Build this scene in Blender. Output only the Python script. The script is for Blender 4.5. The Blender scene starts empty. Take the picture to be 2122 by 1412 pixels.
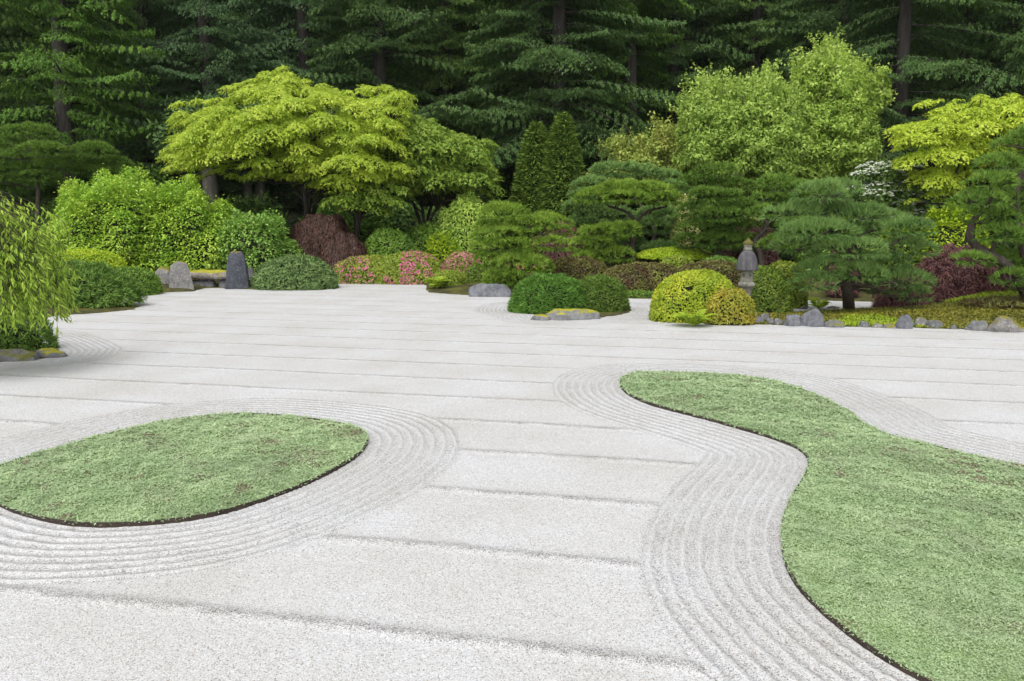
import bpy, math, random
import numpy as np
from mathutils import Vector

rng = np.random.default_rng(7)
random.seed(7)
sc = bpy.context.scene
col = sc.collection

# ------------------------------------------------------------------ camera
FPX, CX, CY, CAMH = 1650.0, 1061.0, 706.0, 2.2
PITCH = math.atan(246 / FPX)
cam = bpy.data.objects.new('camera', bpy.data.cameras.new('camera'))
col.objects.link(cam)
cam.location = (0, 0, CAMH)
cam.rotation_euler = (math.pi / 2 - PITCH, 0, 0)
cam.data.sensor_width = 36
cam.data.lens = FPX / 2122 * 36
cam.data.clip_end = 600
sc.camera = cam

# ------------------------------------------------------------------ sky and sun (overcast, soft)
SUN_EL, SUN_AZ = math.radians(58), math.radians(200)
world = bpy.data.worlds.new('World')
sc.world = world
world.use_nodes = True
wn, wl = world.node_tree.nodes, world.node_tree.links
sky = wn.new('ShaderNodeTexSky')
sky.sky_type = 'NISHITA'
sky.sun_disc = False
sky.sun_elevation = SUN_EL
sky.sun_rotation = SUN_AZ
sky.air_density = 1.0
sky.dust_density = 2.0
hs = wn.new('ShaderNodeHueSaturation')
hs.inputs['Saturation'].default_value = 0.16
wl.new(sky.outputs[0], hs.inputs['Color'])
wl.new(hs.outputs[0], wn['Background'].inputs[0])
wn['Background'].inputs[1].default_value = 0.15
sun = bpy.data.objects.new('sun', bpy.data.lights.new('sun', 'SUN'))
col.objects.link(sun)
sun.data.energy = 1.0
sun.data.angle = math.radians(40)
sun.data.color = (1.0, 0.985, 0.95)
sd = Vector((math.sin(SUN_AZ) * math.cos(SUN_EL), math.cos(SUN_AZ) * math.cos(SUN_EL), math.sin(SUN_EL)))
sun.rotation_euler = sd.to_track_quat('Z', 'Y').to_euler()
sun.location = (0, 0, 30)
sc.view_settings.view_transform = 'Standard'
sc.view_settings.look = 'None'
sc.view_settings.gamma = 1
sc.view_settings.use_curve_mapping = False
sc.view_settings.exposure = 0.88
sc.render.engine = 'CYCLES'
cy = sc.cycles
cy.max_bounces = 7
cy.diffuse_bounces = 4
cy.glossy_bounces = 2
cy.transmission_bounces = 5
cy.transparent_max_bounces = 4
cy.use_denoising = True
cy.denoiser = 'OPENIMAGEDENOISE'
cy.denoising_input_passes = 'RGB_ALBEDO_NORMAL'
cy.denoising_prefilter = 'ACCURATE'
cy.sample_clamp_indirect = 4

# ------------------------------------------------------------------ measuring helpers
SP, CP = math.sin(PITCH), math.cos(PITCH)


def ray(x, y):
    a, b = (x - CX) / FPX, (CY - y) / FPX
    return np.array([a, CP + b * SP, -SP + b * CP])


def P(x, y, Y):
    d = ray(x, y)
    return np.array([0, 0, CAMH]) + d * (Y / d[1])


def G(x, y, z=0.0):
    d = ray(x, y)
    return np.array([0, 0, CAMH]) + d * ((z - CAMH) / d[2])


def MPP(Y):
    return Y / FPX * 1.01


def norm(a):
    return a / np.maximum(np.linalg.norm(a, axis=-1, keepdims=True), 1e-9)


def snoise(p, scale, seed, octaves=2):
    r = np.random.default_rng(seed)
    out = np.zeros(len(p))
    amp, tot = 1.0, 0.0
    for o in range(octaves):
        for k in range(5):
            d = r.normal(size=p.shape[1])
            d /= np.linalg.norm(d)
            out += amp * np.sin(p @ d * scale * r.uniform(.7, 1.4) + r.uniform(0, 6.28))
            tot += amp * .5
        scale *= 2.1
        amp *= .5
    return out / tot


# ------------------------------------------------------------------ materials
MATS = {}


def new_mat(name):
    m = bpy.data.materials.new(name)
    m.use_nodes = True
    MATS[name] = m
    return m, m.node_tree.nodes, m.node_tree.links, m.node_tree.nodes['Principled BSDF']


def leaf_mat(name, a, b, c=None, trans=.3, rough=.55, spec=.35, patch=.9, pamt=.45, gain=(1.28, 1.22, 1.0)):
    """a, b: ends of the leaf-to-leaf variation; c: colour of odd patches."""
    m, n, l, bs = new_mat(name)
    c = c or tuple(v * .72 for v in a)
    a, b, c = [tuple(min(.82, v * g) for v, g in zip(k, gain)) for k in (a, b, c)]
    at = n.new('ShaderNodeAttribute'); at.attribute_name = 'tint'
    mx = n.new('ShaderNodeMix'); mx.data_type = 'RGBA'
    mx.inputs[6].default_value = (*a, 1); mx.inputs[7].default_value = (*b, 1)
    l.new(at.outputs['Fac'], mx.inputs[0])
    outc = mx.outputs[2]
    no = n.new('ShaderNodeTexNoise'); no.inputs['Scale'].default_value = patch; no.inputs['Detail'].default_value = 4
    tc = n.new('ShaderNodeTexCoord'); l.new(tc.outputs['Object'], no.inputs['Vector'])
    mr = n.new('ShaderNodeMapRange'); mr.inputs[1].default_value = .45; mr.inputs[2].default_value = .7
    mr.inputs[3].default_value = 0; mr.inputs[4].default_value = pamt
    l.new(no.outputs[0], mr.inputs[0])
    m2 = n.new('ShaderNodeMix'); m2.data_type = 'RGBA'
    m2.inputs[7].default_value = (*c, 1)
    l.new(mr.outputs[0], m2.inputs[0]); l.new(outc, m2.inputs[6])
    l.new(m2.outputs[2], bs.inputs['Base Color'])
    bs.inputs['Roughness'].default_value = rough
    bs.inputs['Specular IOR Level'].default_value = spec
    tr = n.new('ShaderNodeBsdfTranslucent'); l.new(m2.outputs[2], tr.inputs[0])
    ms = n.new('ShaderNodeMixShader'); ms.inputs[0].default_value = trans
    l.new(bs.outputs[0], ms.inputs[1]); l.new(tr.outputs[0], ms.inputs[2])
    l.new(ms.outputs[0], n['Material Output'].inputs[0])
    return m


def noise_mat(name, stops, scale=4, detail=8, rough=.85, bump=.3, bscale=30, dist=.02, spec=.3, stretch=None):
    m, n, l, bs = new_mat(name)
    tc = n.new('ShaderNodeTexCoord')
    vec = tc.outputs['Object']
    if stretch:
        mp = n.new('ShaderNodeMapping'); mp.inputs['Scale'].default_value = stretch
        l.new(vec, mp.inputs[0]); vec = mp.outputs[0]
    no = n.new('ShaderNodeTexNoise'); no.inputs['Scale'].default_value = scale; no.inputs['Detail'].default_value = detail
    no.inputs['Roughness'].default_value = .65
    l.new(vec, no.inputs['Vector'])
    cr = n.new('ShaderNodeValToRGB')
    e = cr.color_ramp.elements
    while len(e) < len(stops):
        e.new(.5)
    for el, (p, c) in zip(e, stops):
        el.position = p; el.color = (*c, 1)
    l.new(no.outputs[0], cr.inputs[0]); l.new(cr.outputs[0], bs.inputs['Base Color'])
    bs.inputs['Roughness'].default_value = rough
    bs.inputs['Specular IOR Level'].default_value = spec
    nb = n.new('ShaderNodeTexNoise'); nb.inputs['Scale'].default_value = bscale; nb.inputs['Detail'].default_value = 5
    l.new(vec, nb.inputs['Vector'])
    bu = n.new('ShaderNodeBump'); bu.inputs['Strength'].default_value = bump; bu.inputs['Distance'].default_value = dist
    l.new(nb.outputs[0], bu.inputs['Height']); l.new(bu.outputs[0], bs.inputs['Normal'])
    return m


def rock_mat(name, dark, light, moss=None, lo=.45, hi=.75, speck=.0, mossamt=1.0):
    m = noise_mat(name, [(.3, dark), (.5, tuple((a + b) / 2 for a, b in zip(dark, light))), (.72, light)],
                  scale=5, bump=.9, bscale=9, dist=.05)
    n, l = m.node_tree.nodes, m.node_tree.links
    bs = n['Principled BSDF']
    src = bs.inputs['Base Color'].links[0].from_socket
    tc = [x for x in n if x.bl_idname == 'ShaderNodeTexCoord'][0]
    sp = n.new('ShaderNodeTexNoise'); sp.inputs['Scale'].default_value = 26; sp.inputs['Detail'].default_value = 3
    l.new(tc.outputs['Object'], sp.inputs['Vector'])
    sr = n.new('ShaderNodeMapRange'); sr.inputs[1].default_value = .58; sr.inputs[2].default_value = .66; sr.inputs[4].default_value = speck
    l.new(sp.outputs[0], sr.inputs[0])
    mx = n.new('ShaderNodeMix'); mx.data_type = 'RGBA'; mx.inputs[7].default_value = (*[min(1, v * 1.9) for v in light], 1)
    l.new(sr.outputs[0], mx.inputs[0]); l.new(src, mx.inputs[6])
    out = mx.outputs[2]
    if moss:
        ge = n.new('ShaderNodeNewGeometry'); sx = n.new('ShaderNodeSeparateXYZ'); l.new(ge.outputs['True Normal'], sx.inputs[0])
        ns = n.new('ShaderNodeTexNoise'); ns.inputs['Scale'].default_value = 3.5; ns.inputs['Detail'].default_value = 7
        l.new(tc.outputs['Object'], ns.inputs['Vector'])
        ad = n.new('ShaderNodeMath'); ad.operation = 'MULTIPLY_ADD'
        l.new(ns.outputs[0], ad.inputs[0]); ad.inputs[1].default_value = 1.3; 
        sb = n.new('ShaderNodeMath'); sb.operation = 'SUBTRACT'; l.new(sx.outputs[2], sb.inputs[0]); sb.inputs[1].default_value = .65
        l.new(sb.outputs[0], ad.inputs[2])
        mr = n.new('ShaderNodeMapRange'); mr.inputs[1].default_value = lo; mr.inputs[2].default_value = hi; mr.inputs[4].default_value = mossamt
        l.new(ad.outputs[0], mr.inputs[0])
        m2 = n.new('ShaderNodeMix'); m2.data_type = 'RGBA'; m2.inputs[7].default_value = (*moss, 1)
        mv = n.new('ShaderNodeTexNoise'); mv.inputs['Scale'].default_value = 9; mv.inputs['Detail'].default_value = 6
        l.new(tc.outputs['Object'], mv.inputs['Vector'])
        mm = n.new('ShaderNodeMix'); mm.data_type = 'RGBA'
        mm.inputs[6].default_value = (*[v * .4 for v in moss], 1); mm.inputs[7].default_value = (*[min(1, v * 1.5) for v in moss], 1)
        l.new(mv.outputs[0], mm.inputs[0]); l.new(mm.outputs[2], m2.inputs[7])
        l.new(mr.outputs[0], m2.inputs[0]); l.new(out, m2.inputs[6])
        out = m2.outputs[2]
    l.new(out, bs.inputs['Base Color'])
    return m


# foliage
M_MAPLE = leaf_mat('golden_maple_leaf', (.28, .40, .045), (.54, .64, .11), (.21, .34, .04), trans=.5, pamt=.6)
M_MAPLE_R = leaf_mat('yellow_maple_leaf', (.28, .40, .035), (.53, .63, .08), (.21, .33, .03), trans=.42)
M_MAPLE_G = leaf_mat('green_maple_leaf', (.13, .23, .03), (.28, .39, .065), (.10, .20, .02), trans=.38, pamt=.5)
M_LIGHT = leaf_mat('light_green_leaf', (.20, .33, .06), (.42, .55, .15), (.13, .24, .04), trans=.38)
M_LIGHT2 = leaf_mat('fresh_green_leaf', (.21, .35, .06), (.45, .58, .15), (.15, .25, .03), trans=.38)
M_PINKM = leaf_mat('pinkish_maple_leaf', (.20, .30, .06), (.40, .48, .13), (.42, .30, .13), trans=.35, patch=1.2, pamt=.3)
M_DOG = leaf_mat('dogwood_leaf', (.06, .12, .03), (.14, .24, .05), trans=.3)
M_SHRUB = leaf_mat('bright_shrub_leaf', (.17, .34, .035), (.40, .56, .09), (.38, .46, .05), trans=.3, spec=.5, rough=.42, pamt=.35)
M_SHRUB2 = leaf_mat('deep_shrub_leaf', (.13, .29, .05), (.33, .48, .13), trans=.3, spec=.5, rough=.42)
M_CEDAR = leaf_mat('cedar_leaf', (.050, .115, .020), (.135, .25, .05), (.03, .08, .018), trans=.2, spec=.1)
M_FIR = leaf_mat('fir_needle', (.040, .085, .028), (.095, .165, .055), (.026, .058, .026), trans=.15, spec=.1)
M_FIRB = leaf_mat('blue_fir_needle', (.045, .095, .042), (.105, .18, .085), (.03, .065, .036), trans=.15, spec=.1)
M_FIRY = leaf_mat('hemlock_needle', (.055, .115, .030), (.14, .23, .062), (.035, .08, .026), trans=.18, spec=.1)  # hemlock green, lightened to stand in for haze farther off
M_PINE = leaf_mat('pine_needle', (.07, .15, .026), (.19, .31, .065), (.055, .12, .024), trans=.2, patch=1.5, spec=.1)
M_PINEY = leaf_mat('bright_pine_needle', (.095, .19, .025), (.25, .37, .065), trans=.2, patch=1.5, spec=.1)
M_PINEB = leaf_mat('blue_pine_needle', (.075, .15, .045), (.22, .35, .12), (.045, .11, .032), trans=.2, patch=1.5, spec=.1)
M_PINED = leaf_mat('dark_pine_needle', (.055, .12, .022), (.15, .25, .05), (.04, .085, .018), trans=.2, patch=1.5, spec=.1)
M_ARB = leaf_mat('arborvitae_leaf', (.065, .13, .024), (.22, .32, .065), (.045, .09, .02), trans=.15, patch=2, spec=.1)
M_JUN = leaf_mat('juniper_leaf', (.065, .12, .045), (.18, .27, .11), trans=.15, patch=3, spec=.1)
M_MUGO = leaf_mat('mugo_needle', (.065, .14, .03), (.18, .30, .075), trans=.2, patch=3, spec=.1)
M_MUGOB = leaf_mat('rich_green_leaf', (.055, .14, .024), (.13, .26, .055), (.04, .10, .02), trans=.2, patch=2, spec=.1)
M_MUGOD = leaf_mat('olive_green_leaf', (.06, .12, .025), (.14, .23, .05), (.09, .12, .03), trans=.2, patch=2, spec=.1)
M_GOLD = leaf_mat('golden_clipped_leaf', (.21, .31, .02), (.46, .50, .045), (.13, .23, .02), trans=.25, patch=2.4, pamt=.7)
M_GOLD2 = leaf_mat('orange_tipped_leaf', (.22, .27, .02), (.48, .42, .05), (.40, .24, .05), trans=.25, patch=3, gain=(1, 1, 1))
M_BOX = leaf_mat('clipped_green_leaf', (.07, .14, .018), (.20, .28, .035), (.12, .15, .03), trans=.22, patch=2.4)
M_BOXY = leaf_mat('clipped_yellow_green_leaf', (.12, .20, .02), (.32, .38, .06), trans=.22, patch=2.4)
M_BRN = leaf_mat('brown_green_leaf', (.07, .045, .018), (.24, .26, .05), (.11, .055, .03), trans=.2, patch=2.6, pamt=.85, gain=(1, 1, 1))
M_LIME = leaf_mat('lime_leaf', (.22, .36, .015), (.42, .52, .04), trans=.3)
M_MID = leaf_mat('mid_green_leaf', (.065, .15, .02), (.17, .28, .04), trans=.25)
M_RED = leaf_mat('dark_red_lace_leaf', (.042, .018, .012), (.135, .064, .046), (.03, .015, .010), trans=.2, patch=1.6, gain=(1, 1, 1))
M_REDP = leaf_mat('purple_red_lace_leaf', (.075, .026, .03), (.22, .09, .09), (.16, .09, .04), trans=.2, patch=1.6, gain=(1, 1, 1))
M_WEEP = leaf_mat('weeping_leaf', (.20, .33, .035), (.44, .56, .10), (.13, .24, .03), trans=.4, spec=.4, patch=2, gain=(1.2, 1.2, .95))
M_FERN = leaf_mat('fern_leaf', (.22, .36, .03), (.42, .52, .07), trans=.35)
M_THYME = leaf_mat('thyme_leaf', (.33, .45, .23), (.54, .66, .38), (.33, .38, .24), trans=.35, patch=1.7, pamt=.5, spec=.2, gain=(1, 1, 1))
M_THYMED = leaf_mat('withered_thyme', (.19, .165, .10), (.34, .31, .20), trans=.1, gain=(1, 1, 1))
M_MOSSL = leaf_mat('moss_tuft', (.10, .11, .014), (.24, .23, .03), (.06, .08, .014), trans=.1, patch=1.3, pamt=.8)
M_MOSSG = leaf_mat('green_moss_tuft', (.15, .24, .015), (.30, .40, .03), (.20, .2, .02), trans=.1, patch=1.3, pamt=.8)
M_PINK = leaf_mat('pink_petal', (.62, .10, .26), (.85, .32, .45), (.75, .25, .35), trans=.3, gain=(1, 1, 1))
M_PINK2 = leaf_mat('pale_pink_petal', (.60, .18, .26), (.78, .36, .40), trans=.3, gain=(1, 1, 1))
M_WHITE = leaf_mat('white_bract', (.62, .66, .52), (.82, .83, .76), (.7, .74, .6), trans=.3, gain=(1, 1, 1))
M_YELS = leaf_mat('pale_yellow_leaf', (.35, .38, .10), (.6, .6, .25), trans=.3, gain=(1, 1, 1))
M_CORE = noise_mat('core_shade', [(.3, (.012, .016, .006)), (.7, (.035, .04, .014))], scale=6)  # solid fill inside crowns, coloured near black as their inner shade
M_CORER = noise_mat('red_core_shade', [(.3, (.015, .008, .006)), (.7, (.04, .02, .015))], scale=6)  # same fill for red domes: inner shade put into a dark red-brown
M_BARK = noise_mat('fir_bark', [(.3, (.035, .028, .024)), (.7, (.10, .082, .07))], scale=3, bump=.8, bscale=7, dist=.06, stretch=(3, 3, .5))
M_BARKF = noise_mat('forest_bark', [(.3, (.022, .018, .016)), (.7, (.06, .052, .045))], scale=3, bump=.8, bscale=7, dist=.06, stretch=(3, 3, .5))
M_BARKG = noise_mat('grey_bark', [(.3, (.07, .06, .05)), (.7, (.20, .18, .155))], scale=3, bump=.8, bscale=7, dist=.06, stretch=(3, 3, .5))
M_BARKD = noise_mat('maple_bark', [(.3, (.022, .018, .013)), (.7, (.06, .05, .038))], scale=5, bump=.5, bscale=12, dist=.02)
M_BARKP = noise_mat('pine_bark', [(.3, (.035, .027, .022)), (.7, (.11, .085, .07))], scale=9, bump=.9, bscale=14, dist=.03, stretch=(1, 1, .4))
# ground
M_SOIL = noise_mat('forest_floor', [(.3, (.012, .016, .007)), (.55, (.03, .035, .012)), (.75, (.05, .055, .02))], scale=1.2, bump=.8, bscale=9, dist=.08)
M_MOSS = noise_mat('moss_ground', [(.28, (.025, .022, .010)), (.48, (.055, .052, .014)), (.62, (.11, .105, .018)), (.78, (.10, .13, .018))], scale=1.6, bump=.9, bscale=22, dist=.04)
M_EDGE = noise_mat('weathered_metal_edging', [(.3, (.022, .017, .014)), (.7, (.06, .042, .033))], scale=7, bump=.2, bscale=40, dist=.004, stretch=(1, 1, .3))
M_SOILD = noise_mat('bed_soil', [(.3, (.17, .24, .09)), (.7, (.28, .38, .17))], scale=12)
# stone
YM = (.17, .155, .018)
M_ROCKG = rock_mat('grey_rock', (.06, .06, .062), (.20, .20, .20), moss=(.14, .14, .03), lo=.75, hi=1.0, speck=.3)
M_ROCKB = rock_mat('blue_grey_rock', (.06, .062, .07), (.20, .205, .22), speck=.2)
M_ROCKM = rock_mat('mossy_rock', (.08, .075, .07), (.25, .24, .23), moss=YM, lo=.50, hi=.75, speck=.5)
M_ROCKD = rock_mat('dark_slate_rock', (.028, .031, .04), (.085, .09, .105), moss=(.2, .16, .03), lo=.5, hi=.8, speck=.5)
M_ROCKY = rock_mat('rock_with_yellow_moss', (.09, .09, .09), (.22, .22, .22), moss=(.30, .28, .02), lo=.62, hi=.78, speck=.3)
M_LANT = noise_mat('weathered_granite', [(.3, (.09, .085, .072)), (.55, (.20, .19, .16)), (.75, (.32, .305, .27))], scale=9, bump=.4, bscale=60, dist=.01)
M_LANTC = noise_mat('dark_weathered_granite', [(.3, (.045, .044, .048)), (.6, (.105, .10, .105)), (.78, (.22, .215, .21))], scale=7, bump=.4, bscale=50, dist=.01, stretch=(1.5, 1.5, .35))
M_LMOSS = noise_mat('lantern_moss', [(.3, (.05, .05, .014)), (.7, (.17, .15, .028))], scale=14, bump=.9, bscale=50, dist=.02)


_dv = np.array([1.0, 4.6]) / math.hypot(1.0, 4.6)
ROWSP = .5285 * CAMH * _dv[1]


def gravel_mat():
    m, n, l, bs = new_mat('raked_gravel')
    tc = n.new('ShaderNodeTexCoord'); co = tc.outputs['Object']
    vo = n.new('ShaderNodeTexVoronoi'); vo.inputs['Scale'].default_value = 155; l.new(co, vo.inputs['Vector'])
    sep = n.new('ShaderNodeSeparateColor'); l.new(vo.outputs['Color'], sep.inputs[0])
    cr = n.new('ShaderNodeValToRGB'); e = cr.color_ramp.elements
    for p in (.5, .5, .5):
        e.new(p)
    for el, (p, c) in zip(e, [(0, (.24, .235, .23)), (.08, (.41, .40, .385)), (.28, (.52, .515, .505)), (.75, (.575, .575, .58)), (1, (.66, .66, .68))]):
        el.position = p; el.color = (*c, 1)
    l.new(sep.outputs[0], cr.inputs[0])
    # odd coloured grains
    cr2 = n.new('ShaderNodeValToRGB'); e = cr2.color_ramp.elements
    e.new(.5)
    for el, (p, c) in zip(e, [(0, (.62, .48, .38)), (.03, (.72, .64, .55)), (.12, (1, 1, 1))]):
        el.position = p; el.color = (*c, 1)
    l.new(sep.outputs[1], cr2.inputs[0])
    mu = n.new('ShaderNodeMix'); mu.data_type = 'RGBA'; mu.blend_type = 'MULTIPLY'; mu.inputs[0].default_value = 1
    l.new(cr.outputs[0], mu.inputs[6]); l.new(cr2.outputs[0], mu.inputs[7])
    # broad patches: beige where the raked sheet is thin
    no = n.new('ShaderNodeTexNoise'); no.inputs['Scale'].default_value = .8; no.inputs['Detail'].default_value = 5; l.new(co, no.inputs['Vector'])
    mr = n.new('ShaderNodeMapRange'); mr.inputs[1].default_value = .35; mr.inputs[2].default_value = .7
    l.new(no.outputs[0], mr.inputs[0])
    pc = n.new('ShaderNodeMix'); pc.data_type = 'RGBA'
    pc.inputs[6].default_value = (.95, .955, .965, 1); pc.inputs[7].default_value = (.85, .835, .80, 1)
    l.new(mr.outputs[0], pc.inputs[0])
    mu2 = n.new('ShaderNodeMix'); mu2.data_type = 'RGBA'; mu2.blend_type = 'MULTIPLY'; mu2.inputs[0].default_value = 1
    l.new(mu.outputs[2], mu2.inputs[6]); l.new(pc.outputs[2], mu2.inputs[7])
    # raked relief: distance to the beds and row coordinate are carried by the mesh
    def M(op, a, b=None, c=None, clamp=False):
        q = n.new('ShaderNodeMath'); q.operation = op; q.use_clamp = clamp
        for k, v in enumerate((a, b, c)):
            if v is None:
                continue
            if isinstance(v, (int, float)):
                q.inputs[k].default_value = v
            else:
                l.new(v, q.inputs[k])
        return q.outputs[0]

    def A(name):
        q = n.new('ShaderNodeAttribute'); q.attribute_name = name
        return q.outputs['Fac']
    n3 = n.new('ShaderNodeTexNoise'); n3.inputs['Scale'].default_value = 26; n3.inputs['Detail'].default_value = 4; l.new(co, n3.inputs['Vector'])
    n4 = n.new('ShaderNodeTexNoise'); n4.inputs['Scale'].default_value = 5; n4.inputs['Detail'].default_value = 5; l.new(co, n4.inputs['Vector'])
    m3 = n.new('ShaderNodeMapRange'); m3.inputs[1].default_value = .35; m3.inputs[2].default_value = .65; m3.inputs[3].default_value = .55; m3.inputs[4].default_value = 1.1
    l.new(n4.outputs[0], m3.inputs[0])
    jit = M('MULTIPLY', M('SUBTRACT', n3.outputs[0], .5), .05)
    jit2 = M('MULTIPLY', M('SUBTRACT', n4.outputs[0], .5), .06)
    row = M('ADD', A('row'), M('MULTIPLY', M('ADD', jit, jit2), 1.0))      # metres
    SPM = ROWSP
    f = M('SUBTRACT', M('WRAP', M('ADD', row, SPM / 2), SPM, 0.0), SPM / 2)
    rp = M('EXPONENT', M('MULTIPLY', M('POWER', M('ABSOLUTE', M('DIVIDE', f, .052)), 2.0), -1.0))
    rs = M('EXPONENT', M('MULTIPLY', M('POWER', M('ABSOLUTE', M('DIVIDE', M('ADD', f, .11), .05)), 2.0), -1.0))
    rd = M('ADD', A('ringd'), M('ADD', M('MULTIPLY', jit, .5), M('MULTIPLY', jit2, .75)))
    ring = M('MULTIPLY_ADD', M('COSINE', M('MULTIPLY', rd, 2 * math.pi / .1085)), .5, .5)
    crest = M('POWER', ring, 1.6)
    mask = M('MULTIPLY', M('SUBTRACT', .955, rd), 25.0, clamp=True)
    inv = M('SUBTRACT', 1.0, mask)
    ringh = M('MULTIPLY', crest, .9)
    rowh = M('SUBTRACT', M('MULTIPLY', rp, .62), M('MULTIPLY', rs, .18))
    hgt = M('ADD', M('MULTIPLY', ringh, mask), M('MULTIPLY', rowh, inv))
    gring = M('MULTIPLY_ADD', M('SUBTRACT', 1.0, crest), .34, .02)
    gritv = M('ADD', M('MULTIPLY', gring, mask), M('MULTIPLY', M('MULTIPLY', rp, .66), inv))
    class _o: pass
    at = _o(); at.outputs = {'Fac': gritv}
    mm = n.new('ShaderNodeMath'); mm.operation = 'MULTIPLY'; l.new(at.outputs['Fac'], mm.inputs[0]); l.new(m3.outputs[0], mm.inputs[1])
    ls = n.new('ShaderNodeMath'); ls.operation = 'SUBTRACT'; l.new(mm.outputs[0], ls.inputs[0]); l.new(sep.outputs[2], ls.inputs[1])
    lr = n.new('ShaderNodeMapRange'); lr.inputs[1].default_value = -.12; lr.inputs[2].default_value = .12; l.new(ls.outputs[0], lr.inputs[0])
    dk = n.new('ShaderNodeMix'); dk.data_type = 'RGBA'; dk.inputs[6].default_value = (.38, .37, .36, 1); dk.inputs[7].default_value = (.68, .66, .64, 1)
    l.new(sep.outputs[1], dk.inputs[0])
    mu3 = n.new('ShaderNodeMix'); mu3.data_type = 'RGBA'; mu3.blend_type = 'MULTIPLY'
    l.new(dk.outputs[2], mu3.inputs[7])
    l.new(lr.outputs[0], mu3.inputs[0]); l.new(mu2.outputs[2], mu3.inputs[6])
    l.new(mu3.outputs[2], bs.inputs['Base Color'])
    bs.inputs['Roughness'].default_value = .8
    bs.inputs['Specular IOR Level'].default_value = .25
    bu = n.new('ShaderNodeBump'); bu.inputs['Strength'].default_value = .6; bu.inputs['Distance'].default_value = .004; bu.invert = True
    l.new(vo.outputs['Distance'], bu.inputs['Height'])
    b2 = n.new('ShaderNodeBump'); b2.inputs['Strength'].default_value = .5; b2.inputs['Distance'].default_value = .012
    l.new(n3.outputs[0], b2.inputs['Height']); l.new(bu.outputs[0], b2.inputs['Normal'])
    b3 = n.new('ShaderNodeBump'); b3.inputs['Strength'].default_value = 1; b3.inputs['Distance'].default_value = .014
    l.new(hgt, b3.inputs['Height']); l.new(b2.outputs[0], b3.inputs['Normal'])
    l.new(b3.outputs[0], bs.inputs['Normal'])
    return m


M_GRAVEL = gravel_mat()


# ------------------------------------------------------------------ mesh building
class Buf:
    def __init__(s):
        s.v, s.f, s.t, s.n = [], [], [], 0      # verts, (faces, mat, smooth), tint

    def add(s, v, f, tint=None, mat=0, smooth=False):
        v = np.asarray(v, float).reshape(-1, 3)
        f = np.asarray(f, int)
        if len(v) == 0:
            return
        s.v.append(v)
        s.t.append(np.full(len(v), .5) if tint is None else np.asarray(tint, float))
        s.f.append((f + s.n, mat, smooth))
        s.n += len(v)

    def cards(s, V, tint, mat=0):               # V: (n, k, 3)
        n, k, _ = V.shape
        s.add(V.reshape(-1, 3), np.arange(n * k).reshape(n, k), np.repeat(tint, k), mat)

    def build(s, name, mats, parent=None, origin=None, **props):
        me = bpy.data.meshes.new(name)
        v = np.concatenate(s.v)
        if origin is not None:
            v = v - np.asarray(origin)
        me.vertices.add(len(v))
        me.vertices.foreach_set('co', v.astype(np.float32).ravel())
        li = np.concatenate([f.ravel() for f, _, _ in s.f])
        tot = np.concatenate([np.full(len(f), f.shape[1]) for f, _, _ in s.f])
        st = np.concatenate([[0], np.cumsum(tot)[:-1]])
        me.loops.add(len(li))
        me.loops.foreach_set('vertex_index', li.astype(np.int32))
        me.polygons.add(len(tot))
        me.polygons.foreach_set('loop_start', st.astype(np.int32))
        me.polygons.foreach_set('loop_total', tot.astype(np.int32))
        me.polygons.foreach_set('material_index', np.concatenate([np.full(len(f), m) for f, m, _ in s.f]).astype(np.int32))
        me.polygons.foreach_set('use_smooth', np.concatenate([np.full(len(f), sm) for f, _, sm in s.f]))
        a = me.attributes.new('tint', 'FLOAT', 'POINT')
        a.data.foreach_set('value', np.concatenate(s.t).astype(np.float32))
        me.update(calc_edges=True)
        for m in (mats if isinstance(mats, (list, tuple)) else [mats]):
            me.materials.append(m)
        o = bpy.data.objects.new(name, me)
        col.objects.link(o)
        if parent:
            o.parent = parent
        elif origin is not None:
            o.location = origin
        for k, val in props.items():
            o[k] = val
        return o


def thing(name, label, cat, loc, group=None):
    o = bpy.data.objects.new(name, None)
    col.objects.link(o)
    o.location = tuple(loc)
    o.empty_display_size = .2
    o['label'] = label; o['category'] = cat
    if group:
        o['group'] = group
    return o


def tube(buf, pts, rad, sides=7, tint=None, mat=0, wob=0.0, seed=0):
    pts = np.asarray(pts, float); rad = np.asarray(rad, float)
    k = len(pts)
    d = np.gradient(pts, axis=0); d = norm(d)
    ref = np.where(np.abs(d[:, 2:3]) > .9, np.array([[1., 0, 0]]), np.array([[0, 0, 1.]]))
    u = norm(np.cross(d, ref)); w = np.cross(d, u)
    # keep frames steady
    for i in range(1, k):
        u[i] = u[i - 1] - d[i] * (u[i - 1] @ d[i]); u[i] /= max(np.linalg.norm(u[i]), 1e-6)
        w[i] = np.cross(d[i], u[i])
    a = np.linspace(0, 2 * math.pi, sides, endpoint=False)
    r = rad[:, None] * (1 + wob * np.sin(a * 3 + seed)[None, :] + wob * .5 * np.sin(a * 5 + seed * 2)[None, :])
    V = pts[:, None, :] + u[:, None, :] * (np.cos(a)[None, :] * r)[..., None] + w[:, None, :] * (np.sin(a)[None, :] * r)[..., None]
    i, j = np.meshgrid(np.arange(k - 1), np.arange(sides), indexing='ij')
    j2 = (j + 1) % sides
    F = np.stack([i * sides + j, i * sides + j2, (i + 1) * sides + j2, (i + 1) * sides + j], -1).reshape(-1, 4)
    buf.add(V.reshape(-1, 3), F, None, mat, True)


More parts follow.
